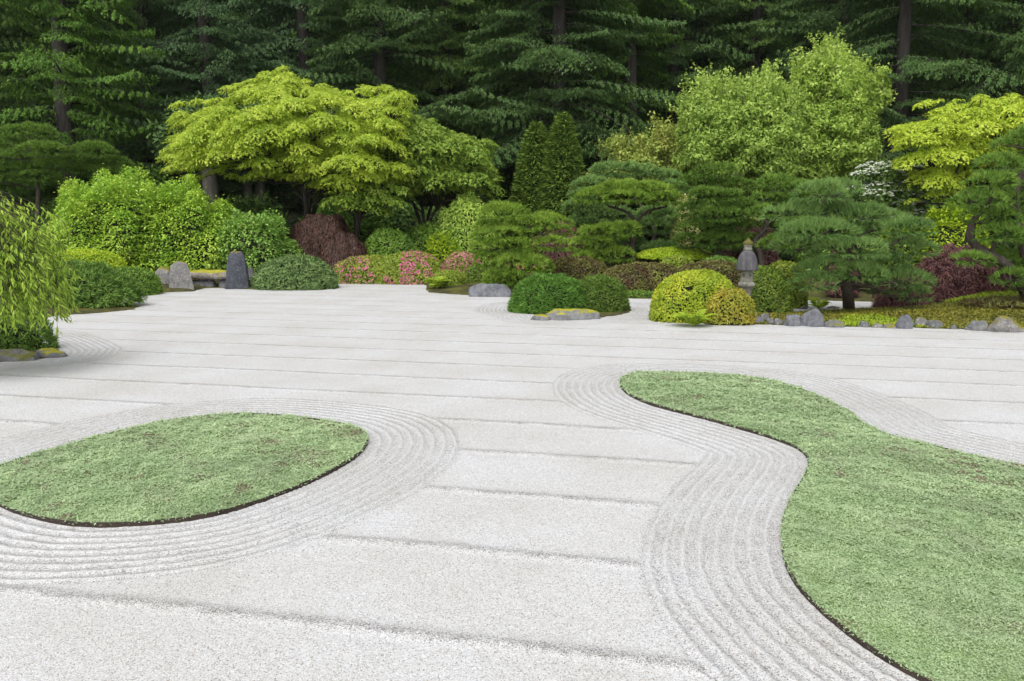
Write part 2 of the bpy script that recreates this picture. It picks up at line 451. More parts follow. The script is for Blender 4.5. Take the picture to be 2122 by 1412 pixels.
def smooth_path(pts, n=14):
    pts = np.asarray(pts, float)
    k = len(pts)
    if k < 3:
        t = np.linspace(0, 1, n)[:, None]
        return pts[0] * (1 - t) + pts[-1] * t
    out = []
    for s in np.linspace(0, k - 1.0001, n):
        i = int(s); f = s - i
        p0, p1, p2, p3 = pts[max(i - 1, 0)], pts[i], pts[min(i + 1, k - 1)], pts[min(i + 2, k - 1)]
        out.append(.5 * ((2 * p1) + (-p0 + p2) * f + (2 * p0 - 5 * p1 + 4 * p2 - p3) * f * f + (-p0 + 3 * p1 - 3 * p2 + p3) * f ** 3))
    return np.array(out)


def closed_spline(pts, per=8):
    pts = np.asarray(pts, float); k = len(pts); out = []
    for i in range(k):
        p0, p1, p2, p3 = pts[i - 1], pts[i], pts[(i + 1) % k], pts[(i + 2) % k]
        for f in np.arange(per) / per:
            out.append(.5 * ((2 * p1) + (-p0 + p2) * f + (2 * p0 - 5 * p1 + 4 * p2 - p3) * f * f + (-p0 + 3 * p1 - 3 * p2 + p3) * f ** 3))
    return np.array(out)


def inside(poly, p):
    x, y = p[:, 0], p[:, 1]
    res = np.zeros(len(p), bool)
    n = len(poly)
    for i in range(n):
        x1, y1 = poly[i]; x2, y2 = poly[(i + 1) % n]
        if y1 == y2:
            continue
        c = ((y1 > y) != (y2 > y)) & (x < (x2 - x1) * (y - y1) / (y2 - y1) + x1)
        res ^= c
    return res


def dist_poly(poly, p):
    n = len(poly)
    best = np.full(len(p), 1e9)
    for i in range(n):
        a = poly[i]; b = poly[(i + 1) % n]
        ab = b - a; L = ab @ ab
        if L < 1e-12:
            continue
        t = np.clip(((p - a) @ ab) / L, 0, 1)
        d = p - a - t[:, None] * ab
        best = np.minimum(best, (d * d).sum(1))
    return np.sqrt(best)


def sdf(poly, p):                                # negative inside
    d = dist_poly(poly, p)
    return np.where(inside(poly, p), -d, d)


def leaves(buf, c, axis, nrm, L, W, tint, mat=0, tri=False, fold=.15):
    """diamond (folded quad) or triangle leaves"""
    n = len(c)
    axis = norm(axis); side = norm(np.cross(axis, nrm)); up = np.cross(side, axis)
    L = np.broadcast_to(L, (n,))[:, None]; W = np.broadcast_to(W, (n,))[:, None]
    if tri:
        V = np.stack([c - side * W * .5, c + side * W * .5, c + axis * L - up * L * fold], 1)
    else:
        V = np.stack([c, c + axis * L * .45 + side * W * .5 + up * W * fold, c + axis * L - up * L * fold, c + axis * L * .45 - side * W * .5 + up * W * fold], 1)
    buf.cards(V, tint, mat)


def rdir(n):
    return norm(rng.normal(size=(n, 3)))


# ------------------------------------------------------------------ GROUND
def W2(pts):
    return np.array([G(x, y)[:2] for x, y in pts])


LEFT_OVAL = closed_spline(W2([(0, 1052), (100, 1084), (200, 1094), (330, 1088), (440, 1072), (540, 1043), (640, 1004), (700, 974), (745, 944),
                              (763, 916), (750, 896), (700, 880), (600, 867), (500, 862), (400, 869), (300, 886), (200, 911), (100, 939), (0, 970), (-50, 1008)]), 6)
RIGHT_BLOB = closed_spline(W2([(1285, 793), (1305, 780), (1350, 775), (1450, 777), (1550, 784), (1620, 797), (1680, 817), (1730, 841), (1760, 857),
                               (1790, 882), (1850, 907), (1950, 932), (2050, 957), (2122, 972), (2280, 1005), (2440, 1080), (2500, 1200), (2440, 1400), (2200, 1500),
                               (1990, 1452), (1870, 1395), (1790, 1344), (1710, 1280), (1660, 1230), (1631, 1184),
                               (1619, 1132), (1621, 1082), (1641, 1031), (1666, 991), (1675, 962), (1665, 942), (1640, 927), (1590, 908), (1530, 890), (1470, 873), (1400, 855),
                               (1340, 838), (1295, 815)]), 5)
MAIN = [(-330, 780), (-150, 765), (0, 750), (60, 747), (118, 740), (130, 730), (108, 716), (70, 700), (45, 684), (60, 664), (120, 655), (200, 650), (282, 642), (290, 635), (250, 627),
        (235, 619), (262, 612), (325, 606), (400, 605), (412, 601), (430, 597), (460, 597), (470, 600), (520, 600), (610, 600), (690, 585), (760, 583), (868, 581), (880, 592), (885, 606), (930, 610), (980, 613),
        (1050, 616), (1120, 617), (1290, 619), (1350, 620), (1500, 622), (1640, 622), (1720, 624), (1850, 627), (1875, 632), (1800, 640), (1740, 642), (1665, 647), (1560, 646), (1400, 648),
        (1352, 652), (1350, 660), (1440, 668), (1500, 672), (1600, 674), (1700, 677), (1800, 678), (1900, 680), (2000, 683), (2122, 687), (2500, 700), (3000, 720)]
GRAVEL_POLY = np.concatenate([W2(MAIN), np.array([[28, 8], [28, -12], [-20, -12], [-20, 6]])])
CENTER_ISLE = closed_spline(W2([(1062, 645), (1100, 652), (1112, 661), (1170, 664), (1235, 660), (1300, 650), (1310, 640), (1290, 633), (1180, 630), (1080, 632)]), 4)
LEFT_PATCH = W2([(-150, 765), (0, 750), (60, 747), (118, 740), (130, 730), (108, 716), (70, 700), (0, 690), (-150, 700)])


def axis_grid(lo, hi, fine_lo, fine_hi, fine, grow=1.12):
    xs = list(np.arange(fine_lo, fine_hi + 1e-6, fine))
    s, x = fine, xs[-1]
    while x < hi:
        s *= grow; x += s; xs.append(x)
    s, x = fine, xs[0]
    while x > lo:
        s *= grow; x -= s; xs.insert(0, x)
    return np.array(xs)


def make_gravel():
    th = np.concatenate([np.arange(-1.05, -.78, .02), np.arange(-.78, .78, .005), np.arange(.78, 1.06, .02)])
    r = [3.0]
    while r[-1] < 33:
        r.append(r[-1] * (1 + (.0055 if r[-1] < 12 else .0055)))
    r = np.array([.02, .6, 1.4, 2.2] + r)
    R, T = np.meshgrid(r, th, indexing='ij')
    x = R * np.sin(T); y = R * np.cos(T) - .6
    p = np.stack([x.ravel(), y.ravel()], 1)
    keep = (p[:, 1] > 2.2)
    # distances to the beds
    dl = sdf(LEFT_OVAL[::2], p); dr = sdf(RIGHT_BLOB[::2], p)
    # wavering hand-raked rows
    wob = .035 * snoise(p, .9, 3, 3)
    dirv = np.array([-4.6, 1.0]); dirv /= np.linalg.norm(dirv)
    nv = np.array([-dirv[1], -dirv[0]]) * -1
    nv = np.array([dirv[1], -dirv[0]]); nv = nv if nv[1] > 0 else -nv
    s = p @ nv + wob
    p0 = G(1000, 1328)[:2] @ nv
    sp = .5285 * CAMH * nv[1]
    ph = (s - p0) / sp
    fr = ph - np.round(ph)
    dline = np.abs(fr) * sp
    prof = np.exp(-(fr * sp / np.clip(.075 - .001 * p[:, 1], .055, .075)) ** 2)
    side = np.exp(-((fr * sp + .10) / .05) ** 2)
    z = .008 * prof
    # rings
    ringd = np.minimum(dl, dr) + .6 * wob
    for d in (dl, dr):
        q = d + .6 * wob
        m = np.clip((.955 - q) / .05, 0, 1)
        zr = .004 * np.cos(q / .1085 * 2 * math.pi)
        z = z * (1 - m) + zr * m
    dc = np.minimum(sdf(CENTER_ISLE, p), sdf(LEFT_PATCH, p)) + .6 * wob
    ringd = np.minimum(ringd, np.where(p[:, 1] < 24, dc, 9))
    z += .004 * snoise(p, 1.4, 5, 3) + .0015 * rng.normal(size=len(p))
    z[np.minimum(dl, dr) < -.03] = -.02
    V = np.stack([p[:, 0], p[:, 1], z], 1)
    i, j = np.meshgrid(np.arange(len(r) - 1), np.arange(len(th) - 1), indexing='ij')
    n = len(th)
    F = np.stack([i * n + j, (i + 1) * n + j, (i + 1) * n + j + 1, i * n + j + 1], -1).reshape(-1, 4)[:, ::-1]
    # leave out what lies under the beds
    deep = (np.minimum(dl, dr) < -.25) | (sdf(GRAVEL_POLY[::1], p) > 1.0)
    F = F[~deep[F].all(1)]
    b = Buf(); b.add(V, F, None, 0, True)
    o = b.build('gravel_ground', M_GRAVEL)
    o['kind'] = 'structure'
    for nm_, val in (('row', s - p0), ('ringd', ringd)):
        a = o.data.attributes.new(nm_, 'FLOAT', 'POINT'); a.data.foreach_set('value', val.astype(np.float32))
    return o


make_gravel()


def terrain_height(p):
    """garden ground outside the gravel: a low lip, mounds, and the hill behind"""
    d = sdf(GRAVEL_POLY, p)
    dc = sdf(CENTER_ISLE, p)
    d = np.maximum(d, -dc)
    z = np.clip(d * .4, -.22, .03) + np.clip((d - .7) * .08, 0, .15)
    z += .03 * snoise(p, 1.3, 21, 3) * np.clip(d, 0, 1)
    # mounds
    for (cx, cyy, rr, h) in MOUNDS:
        q = ((p[:, 0] - cx) ** 2 + (p[:, 1] - cyy) ** 2) / rr ** 2
        z += h * np.exp(-q * 1.5) * np.clip(d, 0, 1)
    z += np.clip(p[:, 1] - 50, 0, 200) * .42
    return z


_m1 = G(2080, 650)[:2]; _m2 = P(1400, 530, 29)
MOUNDS = [(_m1[0] + .8, _m1[1] + 1.3, 2.6, .35), (_m2[0], 30, 3.0, .75), (-14, 27, 6, .3), (2, 35, 8, .4)]


def make_terrain():
    xs = axis_grid(-90, 90, -19, 24, .27)
    ys = axis_grid(5, 130, 10.5, 31, .24, 1.12)
    ys = ys[ys > 5]
    X, Y = np.meshgrid(xs, ys, indexing='ij')
    p = np.stack([X.ravel(), Y.ravel()], 1)
    z = terrain_height(p)
    n = len(ys)
    i, j = np.meshgrid(np.arange(len(xs) - 1), np.arange(n - 1), indexing='ij')
    F = np.stack([i * n + j, (i + 1) * n + j, (i + 1) * n + j + 1, i * n + j + 1], -1).reshape(-1, 4)
    F = F[~(z[F] < -.15).all(1)]
    cy_ = Y.ravel()[F].mean(1)
    b = Buf(); b.add(np.stack([p[:, 0], p[:, 1], z], 1), F[cy_ <= 34], None, 0, True)
    b.add(np.stack([p[:, 0], p[:, 1], z], 1), F[cy_ > 34], None, 1, True)
    o = b.build('mossy_ground', [M_MOSS, M_SOIL]); o['kind'] = 'structure'


make_terrain()


def H(x, y):
    return float(terrain_height(np.array([[x, y]]))[0])


# ------------------------------------------------------------------ planted beds in the gravel
def make_bed(name, label, poly, camd, seed, lean):
    c = poly.mean(0)
    root = thing(name, label, 'planting bed', (c[0], c[1], 0), 'thyme beds set in the raked gravel')
    org = (c[0], c[1], 0)
    # edging strip: thin curved band with thickness
    nrm_ = np.roll(poly, -1, 0) - np.roll(poly, 1, 0)
    nrm_ = norm(np.stack([nrm_[:, 1], -nrm_[:, 0]], 1))
    test = poly + nrm_ * .01
    if inside(poly, test).mean() > .5:
        nrm_ = -nrm_
    n = len(poly)
    hz = .033 + .010 * snoise(poly, 1.1, seed, 2)
    ring = []
    for off, zz in ((0.0, -.05), (0.0, 1), (-.012, 1), (-.012, -.05)):
        q = poly + nrm_ * off
        ring.append(np.stack([q[:, 0], q[:, 1], hz if zz == 1 else np.full(n, -.05)], 1))
    V = np.stack(ring, 1)                       # n,4,3
    i = np.arange(n); F = []
    for k in range(3):
        F.append(np.stack([i * 4 + k, ((i + 1) % n) * 4 + k, ((i + 1) % n) * 4 + k + 1, i * 4 + k + 1], 1))
    b = Buf(); b.add(V.reshape(-1, 3), np.concatenate(F), None, 0, False)
    b.build('edging_strip', M_EDGE, root, org)
    # soil surface
    lo, hi = poly.min(0), poly.max(0)
    g = .10
    X, Y = np.meshgrid(np.arange(lo[0] - g, hi[0] + g, g), np.arange(lo[1] - g, hi[1] + g, g), indexing='ij')
    p = np.stack([X.ravel(), Y.ravel()], 1)

    def top(p):
        d = -sdf(poly[::2], p)
        return .028 + .030 * np.clip(d / .5, 0, 1) + .022 * snoise(p, 3.2, seed + 1, 3) * np.clip(d / .2, 0, 1) + .010 * snoise(p, 11, seed + 2, 2)
    ins = inside(poly, p)
    z = top(p) - .012
    # pull outside verts onto the edge
    d = sdf(poly, p)
    m = (d > 0) & (d < g * 1.6)
    if m.any():
        idx = np.where(m)[0]
        nn = ((p[idx][:, None, :] - poly[None, :, :]) ** 2).sum(2).argmin(1)
        p2 = p.copy(); p2[idx] = poly[nn] - nrm_[nn] * .014
        p = p2; z[idx] = .02
    nY = X.shape[1]
    i, j = np.meshgrid(np.arange(X.shape[0] - 1), np.arange(nY - 1), indexing='ij')
    F = np.stack([i * nY + j, (i + 1) * nY + j, (i + 1) * nY + j + 1, i * nY + j + 1], -1).reshape(-1, 4)
    ok = (ins | m)
    F = F[ok[F].all(1)]
    b = Buf(); b.add(np.stack([p[:, 0], p[:, 1], z], 1), F, None, 0, True)
    b.build('soil', M_SOILD, root, org)
    # thyme: tiny leaves, finer near the camera
    area = (hi - lo).prod()
    N = int(area * 24000)
    q = lo + rng.random((N, 2)) * (hi - lo)
    dist = np.hypot(q[:, 0], q[:, 1])
    acc = rng.random(N) < np.clip((5.0 / dist) ** 1.7, 0, 1)
    vis = q[:, 0] < dist * .0 + .72 * q[:, 1] + .8     # beyond the frame's right side the carpet may be coarser
    acc &= vis | (rng.random(N) < .12)
    q = q[acc]; q = q[inside(poly, q)]
    dist = np.hypot(q[:, 0], q[:, 1]); N = len(q)
    tuft = snoise(q, 6, seed + 4, 3)
    fine = snoise(q, 26, seed + 5, 2)
    z = top(q) + .010 * fine + .010 * rng.random(N)
    c3 = np.stack([q[:, 0], q[:, 1], z], 1)
    L = np.clip(.0027 * dist, .012, .04) * rng.uniform(.7, 1.5, N)
    wither = (snoise(q, 3.6, seed + 8, 4) + .35 * fine + .3 * rng.normal(size=N)) > 1.3
    wither |= (snoise(q, 8.5, seed + 9, 3) + .45 * snoise(q, 1.3, seed + 14, 2) + .3 * fine + .35 * rng.normal(size=N)) > .70
    wither |= rng.random(N) < .012
    ax = norm(rdir(N) * np.array([1, 1, .25]) + np.array([0, 0, .08]))
    nm = norm(rdir(N) * .32 + np.array([0, 0, 1.0]))
    tint = np.clip(.5 + .26 * tuft + .22 * snoise(q, 1.8, seed + 12, 3) + .16 * fine + rng.normal(size=N) * .13, 0, 1)
    b = Buf()
    w = ~wither
    leaves(b, c3[w], ax[w], nm[w], L[w] * .8, L[w] * .72, tint[w], 0, tri=True)
    drop = c3[wither] - np.array([0, 0, .012])
    leaves(b, drop, ax[wither], nm[wither], L[wither] * .9, L[wither] * .6, tint[wither], 1, tri=True)
    # stragglers over the edge
    ne = int(n * 9)
    k = rng.integers(0, n, ne)
    pe = poly[k] + (np.roll(poly, -1, 0)[k] - poly[k]) * rng.random((ne, 1)) + nrm_[k] * rng.uniform(-.05, .012, (ne, 1))
    ce = np.stack([pe[:, 0], pe[:, 1], hz[k] + rng.uniform(-.004, .02, ne)], 1)
    le = np.clip(.0036 * np.hypot(pe[:, 0], pe[:, 1]), .016, .05)
    leaves(b, ce, rdir(ne) + np.array([0, 0, .1]), rdir(ne) + np.array([0, 0, 1.]), le, le * .6, rng.random(ne), 0, tri=True)
    b.build('thyme_carpet', [M_THYME, M_THYMED], root, org, kind='stuff')


make_bed('oval_bed', 'oval green thyme bed with dark edging strip, in the gravel at left', LEFT_OVAL, 0, 31, 0)
make_bed('curved_bed', 'long curving gourd-shaped green thyme bed with dark edging at right', RIGHT_BLOB, 0, 47, 0)


# ------------------------------------------------------------------ FOLIAGE BUILDERS
def ellipsoid_core(buf, c, rx, ry, rz, mat=1, nu=18, nv=9, z0=-.1, e=2.2):
    u = np.linspace(0, 2 * math.pi, nu, endpoint=False)
    v = np.linspace(math.asin(z0) if z0 > -1 else -math.pi / 2, math.pi / 2, nv)
    U, Vv = np.meshgrid(u, v, indexing='ij')
    d = np.stack([np.cos(Vv) * np.cos(U), np.cos(Vv) * np.sin(U), np.sin(Vv)], -1).reshape(-1, 3)
    d = d / ((np.abs(d) ** e).sum(1) ** (1 / e))[:, None]
    pts = np.asarray(c) + d * np.array([rx, ry, rz])
    pts += (snoise(pts, 4 / max(rx, .2), 3, 2) * .05 * rx)[:, None] * d
    i, j = np.meshgrid(np.arange(nu), np.arange(nv - 1), indexing='ij')
    i2 = (i + 1) % nu
    F = np.stack([i * nv + j, i2 * nv + j, i2 * nv + j + 1, i * nv + j + 1], -1).reshape(-1, 4)
    buf.add(pts, F, None, mat, True)


def dome(buf, base, rx, ry, h, L, W, cover=2.0, lumps=40, lamp=.10, thick=.10, e=2.4, up=.4, tri=False, z0=-.12,
         jit=.9, mat=0, core=.86, droop=0.0, tintfn=None, tips=0.0, coremat=1, layered=0.0, zlift=0.0, light=0):
    """a shrub: leaves spread through the outer shell of a lumpy superellipsoid standing on base"""
    base = np.asarray(base, float)
    area = 2 * math.pi * ((rx * ry + rx * h + ry * h) / 3) * 1.15
    N = int(cover * area / (L * W * .5))
    d = rdir(int(N * 2.2)); d = d[d[:, 2] > z0][:N]; N = len(d)
    sup = d / ((np.abs(d) ** e).sum(1) ** (1 / e))[:, None]
    nr = norm(np.sign(d) * np.abs(sup) ** (e - 1) / np.array([rx, ry, h]))
    # lumps
    lc = rdir(lumps * 2); lc = lc[lc[:, 2] > z0]
    dd = d @ lc.T
    near = dd.argmax(1); dm = np.arccos(np.clip(dd[np.arange(N), near], -1, 1))
    sizes = rng.uniform(.6, 1.2, len(lc))
    rr = 1.9 / math.sqrt(max(len(lc), 1))
    bul = (1 - np.clip(dm / (rr * 1.25), 0, 1) ** 2) * sizes[near]
    rad = 1 - lamp + lamp * 1.1 * bul
    dep = rng.random(N) ** 1.8
    rad *= 1 - dep * thick
    rad *= 1 + lamp * .55 * snoise(d, 2.6, int(rng.integers(1e6)), 2)
    gap = snoise(d, 7.5, int(rng.integers(1e6)), 3) > 1.02
    rad = np.where(gap, rad * .84, rad)
    if tips:
        rad *= 1 + tips * (rng.random(N) < .06) * rng.random(N)
    pts = base + sup * np.array([rx, ry, h]) * rad[:, None]
    pts[:, 2] += zlift
    if layered:
        ph = (pts[:, 2] / .34 + .6 * snoise(pts, 1.3, 77, 2)) % 1.0
        pts[:, :2] = base[:2] + (pts[:, :2] - base[:2]) * (1 + .085 * (ph - .45))[:, None]
    tang = norm(d - lc[near] * (dd[np.arange(N), near])[:, None])
    nl = norm(nr + tang * .55 * np.clip(dm / rr, 0, 1)[:, None] * (lamp > .03))
    ax = norm(nl * up + rdir(N) * jit + np.array([0, 0, -droop]))
    nm = norm(nl + rdir(N) * .45 + np.array([0, 0, .3]))
    if layered:
        nm = norm(nl * .4 + np.array([0, 0, 1.0]) + rdir(N) * .35); ax = norm(nl * .9 + rdir(N) * .6 + np.array([0, 0, -.3]))
    lt = rng.normal(size=len(lc)) * .12
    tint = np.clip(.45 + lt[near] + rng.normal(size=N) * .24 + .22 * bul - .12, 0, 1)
    s = rng.uniform(.65, 1.3, N)
    keep = pts[:, 2] > base[2] - .02
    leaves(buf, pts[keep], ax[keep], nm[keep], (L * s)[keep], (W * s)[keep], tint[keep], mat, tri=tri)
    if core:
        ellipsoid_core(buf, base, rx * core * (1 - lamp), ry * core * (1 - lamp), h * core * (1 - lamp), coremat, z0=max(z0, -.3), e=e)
    return pts, nl


def needles_on(buf, pts, nrm_, L, W, tint, per=6, mat=0, spread=.8):
    n = len(pts)
    c = np.repeat(pts, per, 0); nn = np.repeat(nrm_, per, 0)
    ax = norm(nn + rdir(n * per) * spread)
    t = np.clip(np.repeat(tint, per) + rng.normal(size=n * per) * .1, 0, 1)
    s = rng.uniform(.7, 1.15, n * per)
    leaves(buf, c, ax, rdir(n * per), L * s, W * s, t, mat, tri=True, fold=0)


def pine_pad(buf, c, rx, ry, rz, L=.16, W=.028, dens=1.0, core=True, spread=.75, coremat=1):
    """flat cloud of needle tufts: convex above, nearly flat below"""
    A = math.pi * rx * ry
    n = int(dens * A * 210) + 30
    u = rng.random(n) ** .5; a = rng.random(n) * 2 * math.pi
    lob = 1 + .14 * np.sin(a * 3 + rng.random() * 6) + .10 * np.sin(a * 5 + rng.random() * 6)
    x, y = u * np.cos(a) * lob, u * np.sin(a) * lob
    top = rng.random(n) < .76
    zz = np.where(top, np.sqrt(np.clip(1 - u * u, 0, 1)), -.25 * (1 - u * u) * rng.random(n) - .1)
    # small puffs inside the pad
    k = max(5, int(A * 7))
    pc = rng.random((k, 2)) * 2 - 1
    d2 = ((np.stack([x, y], 1)[:, None] - pc[None]) ** 2).sum(2)
    nn = d2.argmin(1); bl = 1 - np.clip(np.sqrt(d2.min(1)) / (1.3 / math.sqrt(k)), 0, 1)
    zz = zz + np.where(top, .45 * bl - .15, 0)
    p = np.asarray(c) + np.stack([x * rx, y * ry, zz * rz], 1)
    nm = norm(np.stack([x * .75, y * .75, np.where(top, .8, -.15)], 1) + rdir(n) * .25)
    tint = np.clip(.28 + .14 * top + .35 * bl * top + rng.normal(size=n) * .14 + rng.normal(size=k)[nn] * .08, 0, 1)  # shade put into the tint: undersides darker, puff tops lighter
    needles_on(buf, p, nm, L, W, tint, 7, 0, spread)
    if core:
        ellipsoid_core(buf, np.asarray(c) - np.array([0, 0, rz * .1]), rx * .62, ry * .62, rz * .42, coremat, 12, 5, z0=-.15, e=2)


def pad_bottomless_cards(buf, c, rx, ry, rz, L, W, n, tilt=(0, 0), mat=0, tri=True, tbias=.5, droop=.55):
    """a layered spray of broad leaves: shingled, drooping at the rim (maples)"""
    u = rng.random(n) ** .55; a = rng.random(n) * 2 * math.pi
    f = rng.random() * 6
    lob = 1 + .20 * np.sin(a * 3 + f) + .16 * np.sin(a * 5 + 2 * f) + .10 * np.sin(a * 9 + f)
    x, y = u * np.cos(a) * lob, u * np.sin(a) * lob
    z = (1 - u ** 2.2) * rz - rng.random(n) ** 1.6 * rz * .55 - u ** 3 * rz * .5
    z += .18 * rz * np.sin(x * 7 + f) * np.cos(y * 6 - f)
    p = np.stack([x * rx, y * ry, z], 1)
    p[:, 2] += -tilt[0] * p[:, 0] - tilt[1] * p[:, 1]
    rad = np.stack([x, y, np.zeros(n)], 1)
    ax = norm(rad * .9 + rdir(n) * .7 + np.array([0, 0, -droop]))
    nm = norm(rad * .5 + np.array([tilt[0], tilt[1], 1.0]) + rdir(n) * .38)
    s = rng.uniform(.6, 1.25, n)
    tint = np.clip(tbias + rng.normal(size=n) * .24 + .1 * u, 0, 1)
    leaves(buf, np.asarray(c) + p, ax, nm, L * s, W * s, tint, mat, tri=tri, fold=.2)


def px_pads(poly, Y, D, rpx, seed, count, min_f=.55, front=.62):
    """scatter foliage clusters through the volume whose outline is poly (photo pixels) at distance Y"""
    r = np.random.default_rng(seed)
    poly = np.array(poly, float)
    lo, hi = poly.min(0), poly.max(0)
    out = []
    q = lo + r.random((6000, 2)) * (hi - lo)
    q = q[inside(poly, q)]
    dd = dist_poly(poly, q)
    dmax = dd.max()
    for (x, y), d in zip(q, dd):
        if len(out) >= count:
            break
        rr = min(rpx * r.uniform(.65, 1.25), max(d * 1.1, rpx * .36))
        t = min(1, d / (dmax * .8))
        ext = D * math.sqrt(max(0.0, 1 - (1 - t) ** 2))
        off = -ext * (1 - r.random() ** 2 * .5) if r.random() < front else ext * r.uniform(-.6, 1)
        yy = Y + off
        c = P(x, y, yy)
        rm = rr * MPP(yy)
        ok = True
        for (c2, r2) in out:
            if np.linalg.norm((c - c2) * np.array([1, 1, 1.9])) < min_f * (rm + r2):
                ok = False; break
        if ok:
            out.append((c, rm))
    return out


def limb(buf, a, b, r0, r1, sag=.0, n=9, mat=0, wiggle=.06, sides=5):
    a, b = np.asarray(a, float), np.asarray(b, float)
    t = np.linspace(0, 1, n)[:, None]
    L = np.linalg.norm(b - a)
    p = a * (1 - t) + b * t
    p[:, 2] += sag * L * np.sin(t[:, 0] * math.pi)
    w = rng.normal(size=3) * wiggle * L
    w2 = rng.normal(size=3) * wiggle * .5 * L
    p += np.sin(t * math.pi) * w + np.sin(t * 2 * math.pi) * w2
    tube(buf, p, r0 + (r1 - r0) * t[:, 0], sides, mat=mat)
    return p


def broad_tree(name, label, cat, base, stems, Y, poly, D, rpx, count, mat, L, W, per_m2, flat=.3, style='maple', group=None,
               bark=None, seed=1, droop=.55, extra=None, stem_r=.09, tri=True, min_f=.5, shoots=0):
    bark = bark or M_BARKD
    root = thing(name, label, cat, base, group)
    paths = []
    for k, st in enumerate(stems):
        pts = smooth_path([base] + [P(x, y, Y + (rng.random() - .5) * D * .5) for x, y in st], 16)
        pts[0] = np.array(base) + np.array([rng.uniform(-.15, .15), rng.uniform(-.15, .15), -.1])
        r0 = stem_r * rng.uniform(.8, 1.15)
        b = Buf(); tube(b, pts, np.linspace(r0, r0 * .35, 16), 8, wob=.05, seed=k)
        b.build('trunk' if len(stems) == 1 else 'stem', bark, root, base)
        paths.append(pts)
    pads = px_pads(poly, Y, D, rpx, seed, count, min_f=min_f)
    allp = np.concatenate([p[5:] for p in paths])
    b = Buf(); lb = Buf()
    for i, (c, r) in enumerate(pads):
        # branch from the nearest lower stem point
        dd = np.linalg.norm((allp - c) * np.array([1, 1, 1.0]), axis=1) + 2.5 * np.maximum(0, allp[:, 2] - c[2] + .2)
        a = allp[dd.argmin()]
        if np.linalg.norm(a - c) > .4:
            limb(lb, a, c - np.array([0, 0, r * flat * .3]), .035, .012, .06, 8)
        if style == 'maple':
            ctr = np.asarray(base)
            o = c[:2] - np.array([allp[:, 0].mean(), allp[:, 1].mean()])
            o = o / max(np.linalg.norm(o), .1)
            tl = rng.uniform(.05, .42)
            n = int(per_m2 * math.pi * r * r)
            pad_bottomless_cards(b, c, r * 1.15, r * 1.0, r * flat, L, W, n, (o[0] * tl, o[1] * tl), 0, tri, .42 + rng.normal() * .1, droop)
            for _ in range(3):
                e = c + np.array([*(rng.normal(size=2) * r * .6), -r * flat * .1])
                limb(lb, c - np.array([0, 0, r * flat * .3]), e, .014, .005, .05, 4, sides=3)
        else:                                   # rounder leafy clumps
            n = int(per_m2 * 2.2 * math.pi * r * r)
            d = rdir(n)
            rad = r * (.45 + .62 * rng.random(n) ** .8) * (1 + .22 * np.sin(d[:, 0] * 6 + i) * np.cos(d[:, 1] * 5 - i))
            p = c + d * rad[:, None] * np.array([1.05, 1.05, flat])
            ax = norm(d * .5 + rdir(n) * .9 + np.array([0, 0, -droop]))
            nm = norm(d * .6 + np.array([0, 0, .8]) + rdir(n) * .5)
            tint = np.clip(.45 + rng.normal() * .08 + rng.normal(size=n) * .24, 0, 1)
            s = rng.uniform(.6, 1.25, n)
            leaves(b, p, ax, nm, L * s, W * s, tint, 0, tri=tri, fold=.2)
    if extra:
        extra(b, pads)
    if shoots:                                  # leafy twigs standing out of the crown
        ztop = np.quantile([c[2] for c, r in pads], .62)
        for c, r in pads:
            for _ in range(shoots * 2 if c[2] > ztop else 1):
                dd = norm(np.array([[rng.normal() * .6, rng.normal() * .5, 1.0 + .4 * rng.random()]]))[0]
                Ls = rng.uniform(.6, 1.5) * r * (2.1 if c[2] > ztop else 1.5)
                e = c + dd * Ls
                limb(lb, c, e, .012, .004, 0, 4, sides=3)
                n = 30
                q = c + dd * (Ls * rng.uniform(.35, 1.05, (n, 1))) + rng.normal(size=(n, 3)) * .085
                leaves(b, q, rdir(n) * .9 + [0, 0, -.3], rdir(n) * .6 + [0, 0, .8], L * rng.uniform(.7, 1.2, n), W, np.clip(.6 + rng.normal(size=n) * .22, 0, 1), 0, tri=tri)
    if lb.n:
        lb.build('branchwork', bark, root, base, kind='stuff')
    b.build('crown', [mat, M_CORE, M_WHITE], root, base)
    return root, pads


